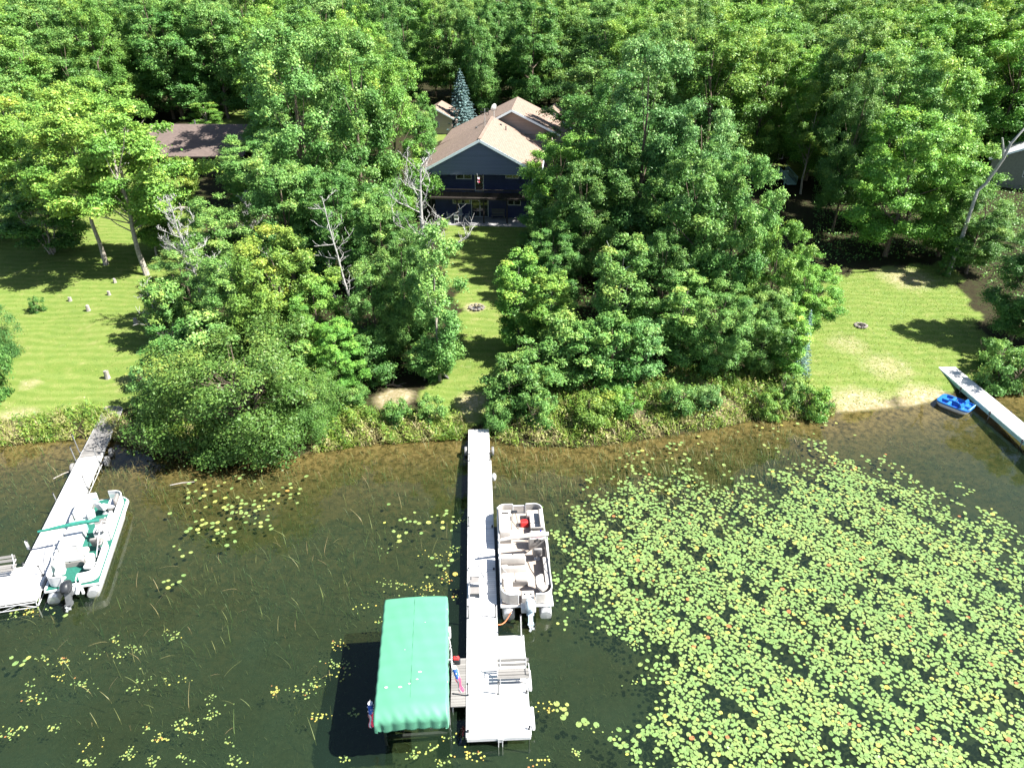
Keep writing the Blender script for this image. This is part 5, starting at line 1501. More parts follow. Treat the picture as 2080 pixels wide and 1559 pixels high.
# --- pontoon boats
def motor(parent, x, y, z, cm, wm, tilt=0.0):
    L = Matrix.Translation((x, y, z)) @ Matrix.Rotation(tilt, 4, 'X')
    mb = MB(); mb.loft([[(a * .11, b * .16 + .02, zz) for a, b in ((1, -1), (1, 1), (-1, 1), (-1, -1))] for zz in (-.75, 0)], L); mb.box((0, .12, -.1), (.34, .18, .36), M=L)
    mb.box((0, -.06, -.62), (.30, .42, .03), M=L); mb.tube([(0, .14, -.78), (0, -.2, -.78), (0, -.3, -.78)], [.05, .09, .05], 8, M=L)
    o = mb.build('outboard_motor', M[wm], parent)
    mb = MB(); rings = []
    for zz, sx, sy, oy in ((.0, .20, .30, -.04), (.14, .24, .37, -.05), (.34, .235, .36, -.03), (.46, .19, .30, .0), (.52, .09, .15, .03)):
        rings.append([(sx * math.copysign(abs(math.cos(k * .3927)) ** .7, math.cos(k * .3927)), oy + sy * math.copysign(abs(math.sin(k * .3927)) ** .7, math.sin(k * .3927)), zz) for k in range(16)])
    mb.loft(rings, L); mb.build('cowling', M[cm], o)
    mb = MB()
    for k in range(3): mb.box((.09 * math.cos(k * 2.094), -.32, -.78 + .09 * math.sin(k * 2.094)), (.12, .03, .1), ry=-k * 2.094, M=L)
    mb.build('propeller', M['alu'], o)
    mb = MB(); mb.box((0, .26, .02), (.22, .12, .3), M=L); mb.build('clamp', M['black'], o)
    return o

def fish_chair(parent, x, y, z, rz, m='offwhite'):
    L = Matrix.Translation((x, y, z)) @ Matrix.Rotation(rz, 4, 'Z')
    mb = MB(); mb.tube([(0, 0, 0), (0, 0, .40)], .045, 8, M=L); mb.lathe([(.16, 0), (.16, .02), (.05, .05)], 12, L); o = mb.build('chair_pedestal', M['alu'], parent)
    mb = MB(); mb.rbox((0, 0, .46), (.48, .46, .13), .08, M=L); mb.build('seat', M[m], o)
    mb = MB(); L2 = L @ Matrix.Translation((0, -.24, .5)) @ Matrix.Rotation(R_(102), 4, 'X'); mb.rbox((0, .23, -.02), (.46, .48, .11), .09, M=L2); mb.build('backrest', M[m], o)
    return o

def couch(parent, x, y, z, w, l, back=None, h=.42, m='offwhite', bm='offwhite', name='bench_seat'):
    """Seat box (w along x, l along y) with cushion; back: sides that carry a backrest."""
    mb = MB(); mb.box((x, y, z + h / 2 - .06), (w, l, h - .12)); o = mb.build(name, M['greyvinyl'], parent, bevel=.02)
    mb = MB(); n = max(1, round(max(w, l) / .75))
    for k in range(n):
        if l >= w: mb.rbox((x, y - l / 2 + l * (k + .5) / n, z + h - .03), (w, l / n - .015, .16), .06)
        else: mb.rbox((x - w / 2 + w * (k + .5) / n, y, z + h - .03), (w / n - .015, l, .16), .06)
    mb.build('cushion', M[m], o)
    for b in (back or ''):
        mb = MB()
        if b in 'lr':
            s = -1 if b == 'l' else 1
            mb.rbox((x + s * (w / 2 - .07), y, z + h + .20), (.17, l, .42), .06)
        else:
            s = 1 if b == 'f' else -1
            mb.rbox((x, y + s * (l / 2 - .07), z + h + .20), (w, .17, .42), .06)
        mb.build('backrest', M[bm], o)
    return o

def arc(cx, cy, r, a0, a1, n=6):
    return [(cx + r * math.cos(R_(a0 + (a1 - a0) * k / n)), cy + r * math.sin(R_(a0 + (a1 - a0) * k / n))) for k in range(n + 1)]

def fence_run(parent, pts, z0, z1, pm='offwhite', rm='white_paint', stripe=None):
    mb = MB(); rings = [[(p[0], p[1], z0), (p[0], p[1], z1)] for p in pts]
    th = .022; inner = []; outer = []
    n = len(pts)
    for i, p in enumerate(pts):
        a = Vector(pts[max(i - 1, 0)]); b = Vector(pts[min(i + 1, n - 1)]); t = (b - a).normalized(); nn = Vector((-t.y, t.x)) * th
        outer.append(Vector(p) - nn); inner.append(Vector(p) + nn)
    mb.loft([[(o.x, o.y, z0), (o.x, o.y, z1), (i.x, i.y, z1), (i.x, i.y, z0)] for o, i in zip(outer, inner)])
    pn = mb.build('railing_panel', M[pm], parent)
    mb = MB(); mb.tube([(p[0], p[1], z1 + .025) for p in pts], .032, 8); mb.tube([(p[0], p[1], z0 - .02) for p in pts], .022, 6)
    ln = 0; last = Vector(pts[0])
    mb.tube([(pts[0][0], pts[0][1], z0 - .05), (pts[0][0], pts[0][1], z1)], .028, 6); mb.tube([(pts[-1][0], pts[-1][1], z0 - .05), (pts[-1][0], pts[-1][1], z1)], .028, 6)
    for i in range(1, n):
        a, b = Vector(pts[i - 1]), Vector(pts[i]); L = (b - a).length; k = int(L / .8)
        for j in range(1, k): 
            q = a.lerp(b, j / k); mb.tube([(q.x, q.y, z0 - .05), (q.x, q.y, z1)], .024, 6)
    mb.build('rail_tube', M[rm], pn)
    if stripe:
        for f0, f1 in ((.30, .40), (.52, .58)):
            mb = MB(); zz0, zz1 = z0 + (z1 - z0) * f0, z0 + (z1 - z0) * f1
            mb.loft([[(o.x - (i.x - o.x) * .08, o.y - (i.y - o.y) * .08, zz0), (o.x - (i.x - o.x) * .08, o.y - (i.y - o.y) * .08, zz1), (o.x, o.y, zz1), (o.x, o.y, zz0)] for o, i in zip(outer, inner)])
            mb.build('stripe', M[stripe], pn)
    return pn

def pontoon(parent, x, L, r=.31, z=.16):
    mb = MB(); n = 14
    prof = [(-.02, .30), (.0, .9), (.35, 1.0), (L - 1.3, 1.0), (L - .7, .86), (L - .25, .5), (L, .12)]
    rings = [[(x + r * f * math.cos(2 * math.pi * k / n), y, z + r * f * math.sin(2 * math.pi * k / n) + (max(0, y - (L - 1.3)) * .16)) for k in range(n)] for y, f in prof]
    mb.loft(rings); return mb.build('pontoon', M['alu'], parent)

def boat_base(e, L, HW, carpet, deckz=.60):
    for x in (-HW + .38, HW - .38): pontoon(e, x, L - .1)
    mb = MB(); mb.prism([(-HW, .25), (HW, .25), (HW, L - .35), (HW - .3, L), (-HW + .3, L), (-HW, L - .35)], deckz - .10, deckz - .004)
    d = mb.build('deck', M['white_paint'], e, bevel=.015)
    mb = MB(); mb.prism([(-HW + .06, .32), (HW - .06, .32), (HW - .06, L - .36), (HW - .33, L - .08), (-HW + .33, L - .08), (-HW + .06, L - .36)], deckz - .003, deckz + .004)
    mb.build('carpet', M[carpet], d)
    mb = MB()
    for k in range(9): mb.box((0, .5 + k * (L - 1.4) / 8, deckz - .15), (2 * HW - .3, .08, .09))
    mb.build('crossmember', M['dullalu'], d)

r0, r1 = W(1071.5, 1238, .6), W(1053, 1026, .6)
PY = math.atan2(-(r1 - r0).x, (r1 - r0).y)
PL = (r1 - r0).length
def tan_boat():
    e = empty('pontoon_boat', (r0.x, r0.y, 0), 'tan and white pontoon boat with silver outboard, moored to the centre white dock', 'boat', 'pontoon boats', PY)
    L, H = 7.25, 1.27
    boat_base(e, L, H, 'beige_carpet')
    z0, z1 = .68, 1.24
    h = H - .05
    fence_run(e, [(-h, 4.35), (-h, 6.9)] + arc(-h + .42, L - .52, .42, 180, 95) + [(-.36, L - .12)], z0, z1)       # corner by the dock
    fence_run(e, [(.36, L - .12)] + arc(h - .42, L - .52, .42, 85, 0) + [(h, 3.0), (h, .75)] + arc(h - .5, .85, .5, 0, -80) + [(.42, .36)], z0, z1)
    fence_run(e, [(-.42, .36)] + arc(-h + .5, .85, .5, -100, -180) + [(-h, 3.5)], z0, z1)
    g = fence_run(e, [(-.32, L - .10), (.32, L - .10)], z0 + .05, z1 - .12); g.name = 'gate'
    # bow seats
    couch(e, -.86, 5.75, .6, .62, 2.0, 'l'); couch(e, -.80, 6.72, .6, .7, .4, None)
    b = couch(e, -.86, 4.86, .6, .62, .34, 'b', m='offwhite')
    couch(e, .84, 5.75, .6, .66, 1.5, 'r'); couch(e, .84, 5.02, .6, .66, .36, 'b')
    couch(e, .72, 6.62, .6, .72, .48, None)
    # helm
    mb = MB(); mb.loft([[(.34, 4.15, .6), (1.18, 4.15, .6), (1.18, 4.62, .6), (.34, 4.62, .6)], [(.36, 4.10, 1.35), (1.18, 4.10, 1.35), (1.18, 4.6, 1.35), (.36, 4.6, 1.35)], [(.42, 4.3, 1.5), (1.14, 4.3, 1.5), (1.14, 4.58, 1.5), (.42, 4.58, 1.5)]])
    c = mb.build('helm_console', M['offwhite'], e, bevel=.03)
    mb = MB(); mb.box((.78, 4.205, 1.43), (.66, .03, .17), rx=-.9); mb.build('dashboard', M['console'], c)
    for k, x in enumerate((.52, .70, .9)): MB().tube([(x, 4.30, 1.49), (x, 4.27, 1.53)], .06, 12).build('gauge', M['black'], c)
    mb = MB(); mb.tube([(.78 + .17 * math.cos(a * math.pi / 10), 4.02 - .05 * math.sin(a * math.pi / 10), 1.30 + .16 * math.sin(a * math.pi / 10)) for a in range(21)], .018, 6)
    mb.tube([(.78, 4.02, 1.3), (.78, 4.18, 1.38)], .03, 6); mb.tube([(.61, 4.02, 1.3), (.95, 4.02, 1.3)], .014, 5); mb.build('steering_wheel', M['black'], c)
    mb = MB(); mb.box((.78, 4.60, 1.60), (.72, .02, .22), rx=.35); mb.build('windscreen', M['glass'], c)
    o = fish_chair(e, .72, 3.45, .6, 0, 'greyvinyl'); o.name = 'captain_chair'
    # lounge amidships, back to back, and sunpad
    couch(e, -.55, 3.05, .6, 1.28, .72, 'b'); couch(e, -1.0, 2.35, .6, .34, .6, None)
    couch(e, -.52, 1.85, .6, 1.3, .62, 'f', m='offwhite'); 
    mb = MB(); mb.box((1.07, 2.0, .86), (.22, 1.9, .5)); o = mb.build('side_locker', M['greyvinyl'], e, bevel=.02); mb = MB(); mb.rbox((1.07, 2.0, 1.14), (.24, 1.92, .07), .03); mb.build('cushion', M['offwhite'], o)
    mb = MB(); mb.box((.05, .62, .80), (.62, .5, .40)); o = mb.build('bait_well', M['offwhite'], e, bevel=.04)
    for x in (-.1, .2): MB().lathe([(.02, 0), (.05, 0), (.05, .015), (.02, .016)], 10, Matrix.Translation((x, .62, 1.0))).build('cup_holder', M['black'], o)
    fish_chair(e, -.80, .82, .6, R_(200)); fish_chair(e, .80, 1.02, .6, R_(215))
    # folded bimini and its arms
    mb = MB(); mb.tube([(-1.28, 3.42, 1.95), (-.6, 3.50, 2.02), (.3, 3.60, 2.06), (1.30, 3.72, 2.02)], [.075, .10, .13, .12], 10)
    bm = mb.build('folded_bimini', M['offwhite'], e)
    for s in (-1, 1):
        mb = MB(); x = s * 1.22
        mb.tube([(x, 1.6, 1.25), (x, 2.6, 1.72), (x, 3.45 + s * .12, 1.95)], .022, 6); mb.tube([(x, 4.3, 1.25), (x, 3.9, 1.65), (x, 3.5 + s * .12, 1.95)], .022, 6); mb.tube([(x, 2.2, 1.53), (x, 2.75, 1.25)], .018, 6)
        mb.build('bimini_arm', M['dullalu'], bm)
    mb = MB(); mb.tube([(-1.22, 1.6, 1.27), (-.6, 1.3, 1.5), (-.3, 1.28, 1.55)], .02, 6); mb.tube([(-1.22, 2.25, 1.27), (-.75, 1.4, 1.45)], .018, 6)
    mb.build('rear_brace', M['dullalu'], bm)
    mb = MB(); mb.box((.05, .18, .55), (.7, .4, .3)); mb.build('motor_pod', M['white_paint'], e, bevel=.03)
    motor(e, .12, -.18, .78, 'motor', 'motor', -.55)
    return e
tan_boat()
BF = frame((r0.x, r0.y, 0), PY)
# things lying in the tan boat
p = BF @ Vector((.24, 6.10, .604))
e = empty('fuel_can', p, 'red fuel can on the bow deck of the tan pontoon boat', 'fuel can', None, PY)
mb = MB(); mb.rbox((0, 0, .16), (.46, .34, .32), .07); mb.build('can_body', M['red'], e); MB().tube([(-.14, 0, .31), (-.12, 0, .40), (.10, 0, .40), (.14, 0, .31)], .022, 6).build('handle', M['red'], e)
MB().tube([(.16, .08, .32), (.16, .08, .37)], .035, 8).build('cap', M['black'], e)
p = BF @ Vector((-.30, 6.35, .604))
e = empty('camp_stool', p, 'folded camp stool with black legs on the bow deck of the tan pontoon boat', 'stool', None, PY)
mb = MB()
for s in (-.12, .12): mb.tube([(s * 1.6, -.55, .02), (s, .1, .3), (s * .3, .35, .52)], .018, 5)
mb.build('leg', M['darkgrey'], e); mb = MB(); mb.rbox((0, .34, .50), (.34, .2, .05), .03); mb.build('seat', M['black'], e)
for k, (x, y, m_) in enumerate(((.50, 4.44, 'flagwhite'), (.98, 4.46, 'deepblue'))):
    p = BF @ Vector((x, y, 1.505))
    e = empty('drink_can', p, ['pale drink can on the helm console of the tan pontoon boat', 'blue drink can on the helm console of the tan pontoon boat'][k], 'drink can')
    MB().lathe([(.02, 0), (.036, .005), (.036, .115), (.028, .125), (.02, .125)], 12).build('can_body', M[m_], e)
# mooring lines
a = CD @ Vector((WID - .02, yb[3] - .55, .53)); b = BF @ Vector((-.75, .05, .52)); c = (a + b) / 2; c.z = .18
mb = MB(); mb.tube([a + ((b - a) * f) + Vector((0, 0, -.34 * math.sin(f * math.pi))) for f in [k / 8 for k in range(9)]], .022, 6)
tag(mb.build('mooring_rope', M['orange'], None), 'orange mooring rope from the dock to the stern of the tan pontoon boat', 'rope')

# --- far dock with the green-carpeted boat
q0, q1 = W(70, 1217, .5), W(256, 815, .5)            # edge facing the boat, lake end to shore end
LRZ = math.atan2(-(q1 - q0).x, (q1 - q0).y); LDL = (q1 - q0).length
ld = empty('old_dock', (q0.x, q0.y, 0), 'white dock with weathered grey shore end and wheels, beside the green-carpeted pontoon boat', 'dock', None, LRZ)
LD = frame((q0.x, q0.y, 0), LRZ); LDI = LD.inverted()
def ldl(px, py, z=.5): return LDI @ W(px, py, z)
ys_ = [0, 2.9, 5.8, 8.7, ldl(200, 925).y]
for i in range(4): dock_section(ld, -1.3, 0, ys_[i] + .01, ys_[i + 1] - .01)
yw = ldl(205, 908).y
dock_section(ld, -1.28, -.02, ys_[4] + .02, yw, .49, 'old_wood', name='weathered_section'); dock_section(ld, -1.27, -.03, yw + .03, LDL - .5, .485, 'old_wood', name='weathered_section')
dock_section(ld, -1.27, -.03, LDL - .47, LDL, .48, 'old_wood', name='weathered_section')
dock_section(ld, -4.6, -1.32, 0, 2.6, .497, name='platform_section')
for (x, y, t, tl) in ((-1.36, yw - .3, 1.35, -.15), (-1.36, ys_[4] - .25, 1.0, -.1), (.05, yw - .6, 1.35, -.15), (.05, ys_[4] - .7, 1.0, -.08), (-1.36, 8.2, .5, -.05), (.05, 9.1, .8, -.05), (-1.36, 3.9, .62, -.04),
                      (-.1, 1.75, .6, -.1), (-.12, 1.65, .08, 0), (-1.36, 2.75, .12, 0), (.04, 3.0, .1, 0), (.04, 6.0, .1, 0)):
    dock_post(ld, x, y, t, tl)
mb = MB(); mb.rbox((-1.45, 3.9, .85), (.12, .12, .55), .04); mb.build('post_sleeve', M['white_paint'], ld)
yw2 = ldl(222, 934, .2).y
wheel(ld, .30, yw2, .10, .36, .2); wheel(ld, .32, yw2 + 1.0, .10, .32, .18); wheel(ld, -1.6, yw2 - .3, .10, .33, .18)
MB().tube([(-1.6, yw2, .1), (.30, yw2, .1)], .035, 6).build('axle', M['dullalu'], ld)
mb = MB()
for (x0, y0, x1, y1) in ((-4.6, -.06, 0, -.06), (.05, 0, .05, 12.6)):
    Lr = math.hypot(x1 - x0, y1 - y0); k = int(Lr / .7)
    mb.tube([(x0, y0, .37), (x1, y1, .37)], .022, 5); mb.tube([(x0, y0, .08), (x1, y1, .08)], .022, 5)
    for j in range(k):
        a = Vector((x0 + (x1 - x0) * j / k, y0 + (y1 - y0) * j / k, .37 if j % 2 else .08)); b = Vector((x0 + (x1 - x0) * (j + 1) / k, y0 + (y1 - y0) * (j + 1) / k, .08 if j % 2 else .37)); mb.tube([a, b], .014, 5)
mb.build('truss', M['dullalu'], ld)
for x, y in ((-.05, .1), (-2.4, .1), (-4.5, .1)): MB().tube([(x, y, -1.2), (x, y, .45)], .03, 6).build('leg', M['dullalu'], ld)
bench('dock_bench', LD @ Vector((-2.35, 2.2, .5)), LRZ, 'grey plank bench on the side platform of the weathered-ended dock', w=1.9)

b0 = W(144, 1200, .6); f0 = W(222, 1001, .6)
GY = math.atan2(-(f0 - b0).x, (f0 - b0).y)
GY = R_(14.0)
def green_boat():
    e = empty('pontoon_boat', (b0.x, b0.y, 0), 'white pontoon boat with green carpet and black outboard at the weathered-ended dock', 'boat', 'pontoon boats', GY)
    L, H = 7.45, 1.27
    boat_base(e, L, H, 'teal_carpet')
    z0, z1 = .68, 1.22; h = H - .16
    fence_run(e, [(-h, 5.0), (-h, 6.8)] + arc(-h + .5, L - .75, .5, 180, 95) + [(-.3, L - .22)], z0, z1, 'white_paint', 'white_paint', 'teal_trim')
    fence_run(e, [(.34, L - .22)] + arc(h - .5, L - .75, .5, 85, 0) + [(h, 3.6)], z0, z1, 'white_paint', 'white_paint', 'teal_trim')
    fence_run(e, [(h, 2.9), (h, .95)] + arc(h - .4, .85, .4, 0, -85) + [(.35, .42)], z0, z1, 'white_paint', 'white_paint', 'teal_trim')
    fence_run(e, [(-.35, .42)] + arc(-h + .4, .85, .4, -95, -180) + [(-h, 4.1)], z0, z1, 'white_paint', 'white_paint', 'teal_trim')
    for s in (-1, 1):
        mb = MB(); mb.rbox((s * (H - .02), 3.7, .56), (.16, 6.6, .12), .04); mb.build('rub_rail', M['white_paint'], e)
    couch(e, -.72, 6.1, .6, .62, 1.5, 'l', m='white_paint', bm='white_paint'); couch(e, .74, 6.35, .6, .55, .7, 'r', m='white_paint', bm='greyvinyl')
    fish_chair(e, .30, 6.05, .6, R_(-30), 'white_paint'); fish_chair(e, -.25, 5.35, .6, R_(40), 'white_paint')
    couch(e, .78, 4.6, .6, .5, 1.0, 'r', m='white_paint', bm='white_paint')
    mb = MB(); mb.box((-.66, 3.75, .86), (.8, 1.7, .52)); o = mb.build('storage_bench', M['white_paint'], e, bevel=.04); mb = MB(); mb.rbox((-.66, 3.75, 1.15), (.84, 1.74, .08), .05); mb.build('lid', M['white_paint'], o)
    mb = MB(); mb.box((-.66, 4.72, .98), (.8, .1, .75)); mb.build('boarding_gate', M['teal_trim'], e, bevel=.03)
    mb = MB(); mb.loft([[(.36, 3.5, .6), (1.05, 3.5, .6), (1.05, 4.0, .6), (.36, 4.0, .6)], [(.38, 3.5, 1.3), (1.05, 3.5, 1.3), (1.05, 3.98, 1.3), (.38, 3.98, 1.3)], [(.46, 3.68, 1.46), (1.0, 3.68, 1.46), (1.0, 3.94, 1.46), (.46, 3.94, 1.46)]])
    c = mb.build('helm_console', M['white_paint'], e, bevel=.03)
    mb = MB(); mb.tube([(.7 + .2 * math.cos(a * math.pi / 10), 3.46 - .04 * math.sin(a * math.pi / 10), 1.32 + .17 * math.sin(a * math.pi / 10)) for a in range(21)], .018, 6); mb.tube([(.7, 3.46, 1.32), (.7, 3.6, 1.36)], .03, 6); mb.tube([(.5, 3.46, 1.32), (.9, 3.46, 1.32)], .014, 5); mb.build('steering_wheel', M['black'], c)
    mb = MB(); mb.loft([[(.42, 3.95, 1.42), (1.02, 3.95, 1.42)], [(.40, 4.05, 1.72), (1.04, 4.05, 1.72)]], closed=False, cap=False); mb.add([(.42, 3.96, 1.42), (1.02, 3.96, 1.42), (1.04, 4.06, 1.72), (.40, 4.06, 1.72)], [(3, 2, 1, 0)]); mb.build('windscreen', M['greyvinyl'], c)
    o = fish_chair(e, .68, 2.95, .6, 0, 'greyvinyl'); o.name = 'captain_chair'
    couch(e, -.42, 2.2, .6, 1.3, .8, 'b', m='offwhite', bm='white_paint'); couch(e, -.8, 2.85, .6, .5, .6, 'l', m='white_paint', bm='white_paint')
    mb = MB(); mb.rbox((.18, 2.25, 1.18), (.5, .5, .22), .1); mb.build('pillow', M['offwhite'], e)
    fish_chair(e, -.62, 1.05, .6, R_(185), 'white_paint'); fish_chair(e, .68, 1.2, .6, R_(170), 'white_paint')
    mb = MB(); mb.tube([(-2.0, 3.35, 1.98), (-1.0, 3.42, 2.03), (0, 3.5, 2.05), (.85, 3.56, 2.0)], [.06, .10, .11, .09], 10); bm = mb.build('folded_bimini', M['teal_cloth'], e)
    for x in (-1.10, .98):
        mb = MB(); mb.tube([(x, 1.5, 1.25), (x, 2.5, 1.72), (x, 3.45, 1.96)], .022, 6); mb.tube([(x, 4.2, 1.25), (x, 3.9, 1.6), (x, 3.52, 1.96)], .022, 6); mb.tube([(x, 2.1, 1.53), (x, 2.6, 1.25)], .018, 6); mb.build('bimini_arm', M['dullalu'], bm)
    mb = MB(); mb.box((0, .2, .55), (.7, .5, .3)); mb.build('motor_pod', M['white_paint'], e, bevel=.03)
    mb = MB(); mb.tube([(-.33, .44, 1.22), (-.3, .15, 1.1), (-.28, .1, .7)], .025, 6); mb.tube([(.33, .44, 1.22), (.3, .15, 1.1), (.28, .1, .7)], .025, 6); mb.build('stern_rail', M['white_paint'], e)
    motor(e, -.05, -.22, .82, 'black', 'darkgrey', -.35)
    mb = MB(); mb.box((.42, -.2, .80), (.12, .5, .1), rx=.4); mb.box((.52, -.05, .62), (.1, .1, .5)); mb.build('swim_ladder', M['white_paint'], e)
green_boat()

# --- long white dock at the beach and pedal boat
s0_, s1_ = W(2079, 892, .55), W(1906, 745, .55)
WRZ = math.atan2(-(s1_ - s0_).x, (s1_ - s0_).y); d_ = (s1_ - s0_).normalized(); o_ = s0_ - d_ * 9.0; WL = (s1_ - o_).length
wd = empty('beach_dock', (o_.x, o_.y, 0), 'long plain white dock reaching from the beach lawn beside the blue pedal boat', 'dock', None, WRZ)
nsec = 6
for i in range(nsec): dock_section(wd, 0, 1.32, WL * i / nsec + .008, WL * (i + 1) / nsec - .008, .55)
mb = MB(); mb.box((-.045, WL / 2, .38), (.04, WL, .26)); mb.build('skirt', M['teal_trim'], wd)
for i in range(5): dock_post(wd, -.08, 2 + i * WL / 5.5, .06); 
for i in range(5): dock_post(wd, 1.40, 2 + i * WL / 5.5, .06)

def pedal_boat():
    p = W(1941, 819, .28)
    e = empty('pedal_boat', (p.x, p.y, 0), 'blue pedal boat with white hull floating between the beach and the long white dock', 'pedal boat', None, R_(40))
    L, Wd = 2.25, 1.62
    def outline(k, n=28):
        a = 2 * math.pi * k / n; c, s = math.cos(a), math.sin(a)
        return (Wd / 2 * math.copysign(abs(c) ** .42, c), L / 2 * math.copysign(abs(s) ** .42, s))
    ring = lambda f, z: [(outline(k)[0] * f, outline(k)[1] * f, z) for k in range(28)]
    mb = MB(); mb.loft([ring(.80, -.1), ring(.93, .08), ring(.98, .26), ring(.975, .30)], cap=False); mb.loft([ring(.79, -.099), ring(.05, -.098)]); mb.build('hull', M['white_paint'], e)
    mb = MB(); mb.loft([ring(1.0, .26), ring(1.01, .31), ring(.99, .37), ring(.93, .395), ring(.92, .395)], cap=False)
    # moulded deck with wells: grid height field
    N = 40; V = []; F = []; wells = [(-.40, -.12, .30, .30, .30), (.40, -.12, .30, .30, .30), (-.40, .62, .22, .22, .22), (.40, .62, .22, .22, .22), (-.38, -.78, .26, .16, .12), (.38, -.78, .26, .16, .12)]
    mb.build('rim', M['blue'], e)
    for j in range(N + 1):
        for i in range(N + 1):
            x = (i / N * 2 - 1) * .925 * Wd / 2; y = (j / N * 2 - 1) * .925 * L / 2
            z = .385
            for wx, wy, sx, sy, d in wells:
                q = max(abs(x - wx) / sx, abs(y - wy) / sy); z -= d * max(0, min(1, (1.12 - q) / .24))
            for wx in (-.4, .4):
                q = max(abs(x - wx) / .30, abs(y + .52) / .07); z += .22 * max(0, min(1, (1.2 - q) / .3))
            r_ = (abs(x) / (.93 * Wd / 2)) ** 4.8 + (abs(y) / (.93 * L / 2)) ** 4.8
            if r_ > 1:
                s_ = r_ ** (-1 / 4.8); x *= s_; y *= s_; z = .385
            V.append((x, y, z))
    for j in range(N):
        for i in range(N):
            a = j * (N + 1) + i; F.append((a, a + 1, a + N + 2, a + N + 1))
    mb = MB(); mb.add(V, F); mb.build('cockpit', M['blue'], e)
    for x in (-.40, .40):
        mb = MB(); mb.rbox((x, -.18, .12), (.46, .42, .06), .04); mb.build('seat', M['deepblue'], e)
        mb = MB(); mb.rbox((x, .60, .19), (.34, .34, .03), .04); mb.build('footwell', M['deepblue'], e)
        MB().tube([(x - .12, .46, .26), (x + .12, .46, .26)], .035, 6).build('pedal', M['black'], e)
    mb = MB(); mb.rbox((0, .15, .42), (.16, .62, .09), .04); o = mb.build('console', M['blue'], e); MB().tube([(0, .0, .44), (0, -.05, .58)], .02, 6).build('tiller', M['white_paint'], o)
    mb = MB(); mb.tube([(-.55, -1.02, .42), (-.5, -1.1, .46), (.5, -1.1, .46), (.55, -1.02, .42)], .025, 6); mb.build('grab_handle', M['teal_trim'], e)
pedal_boat()

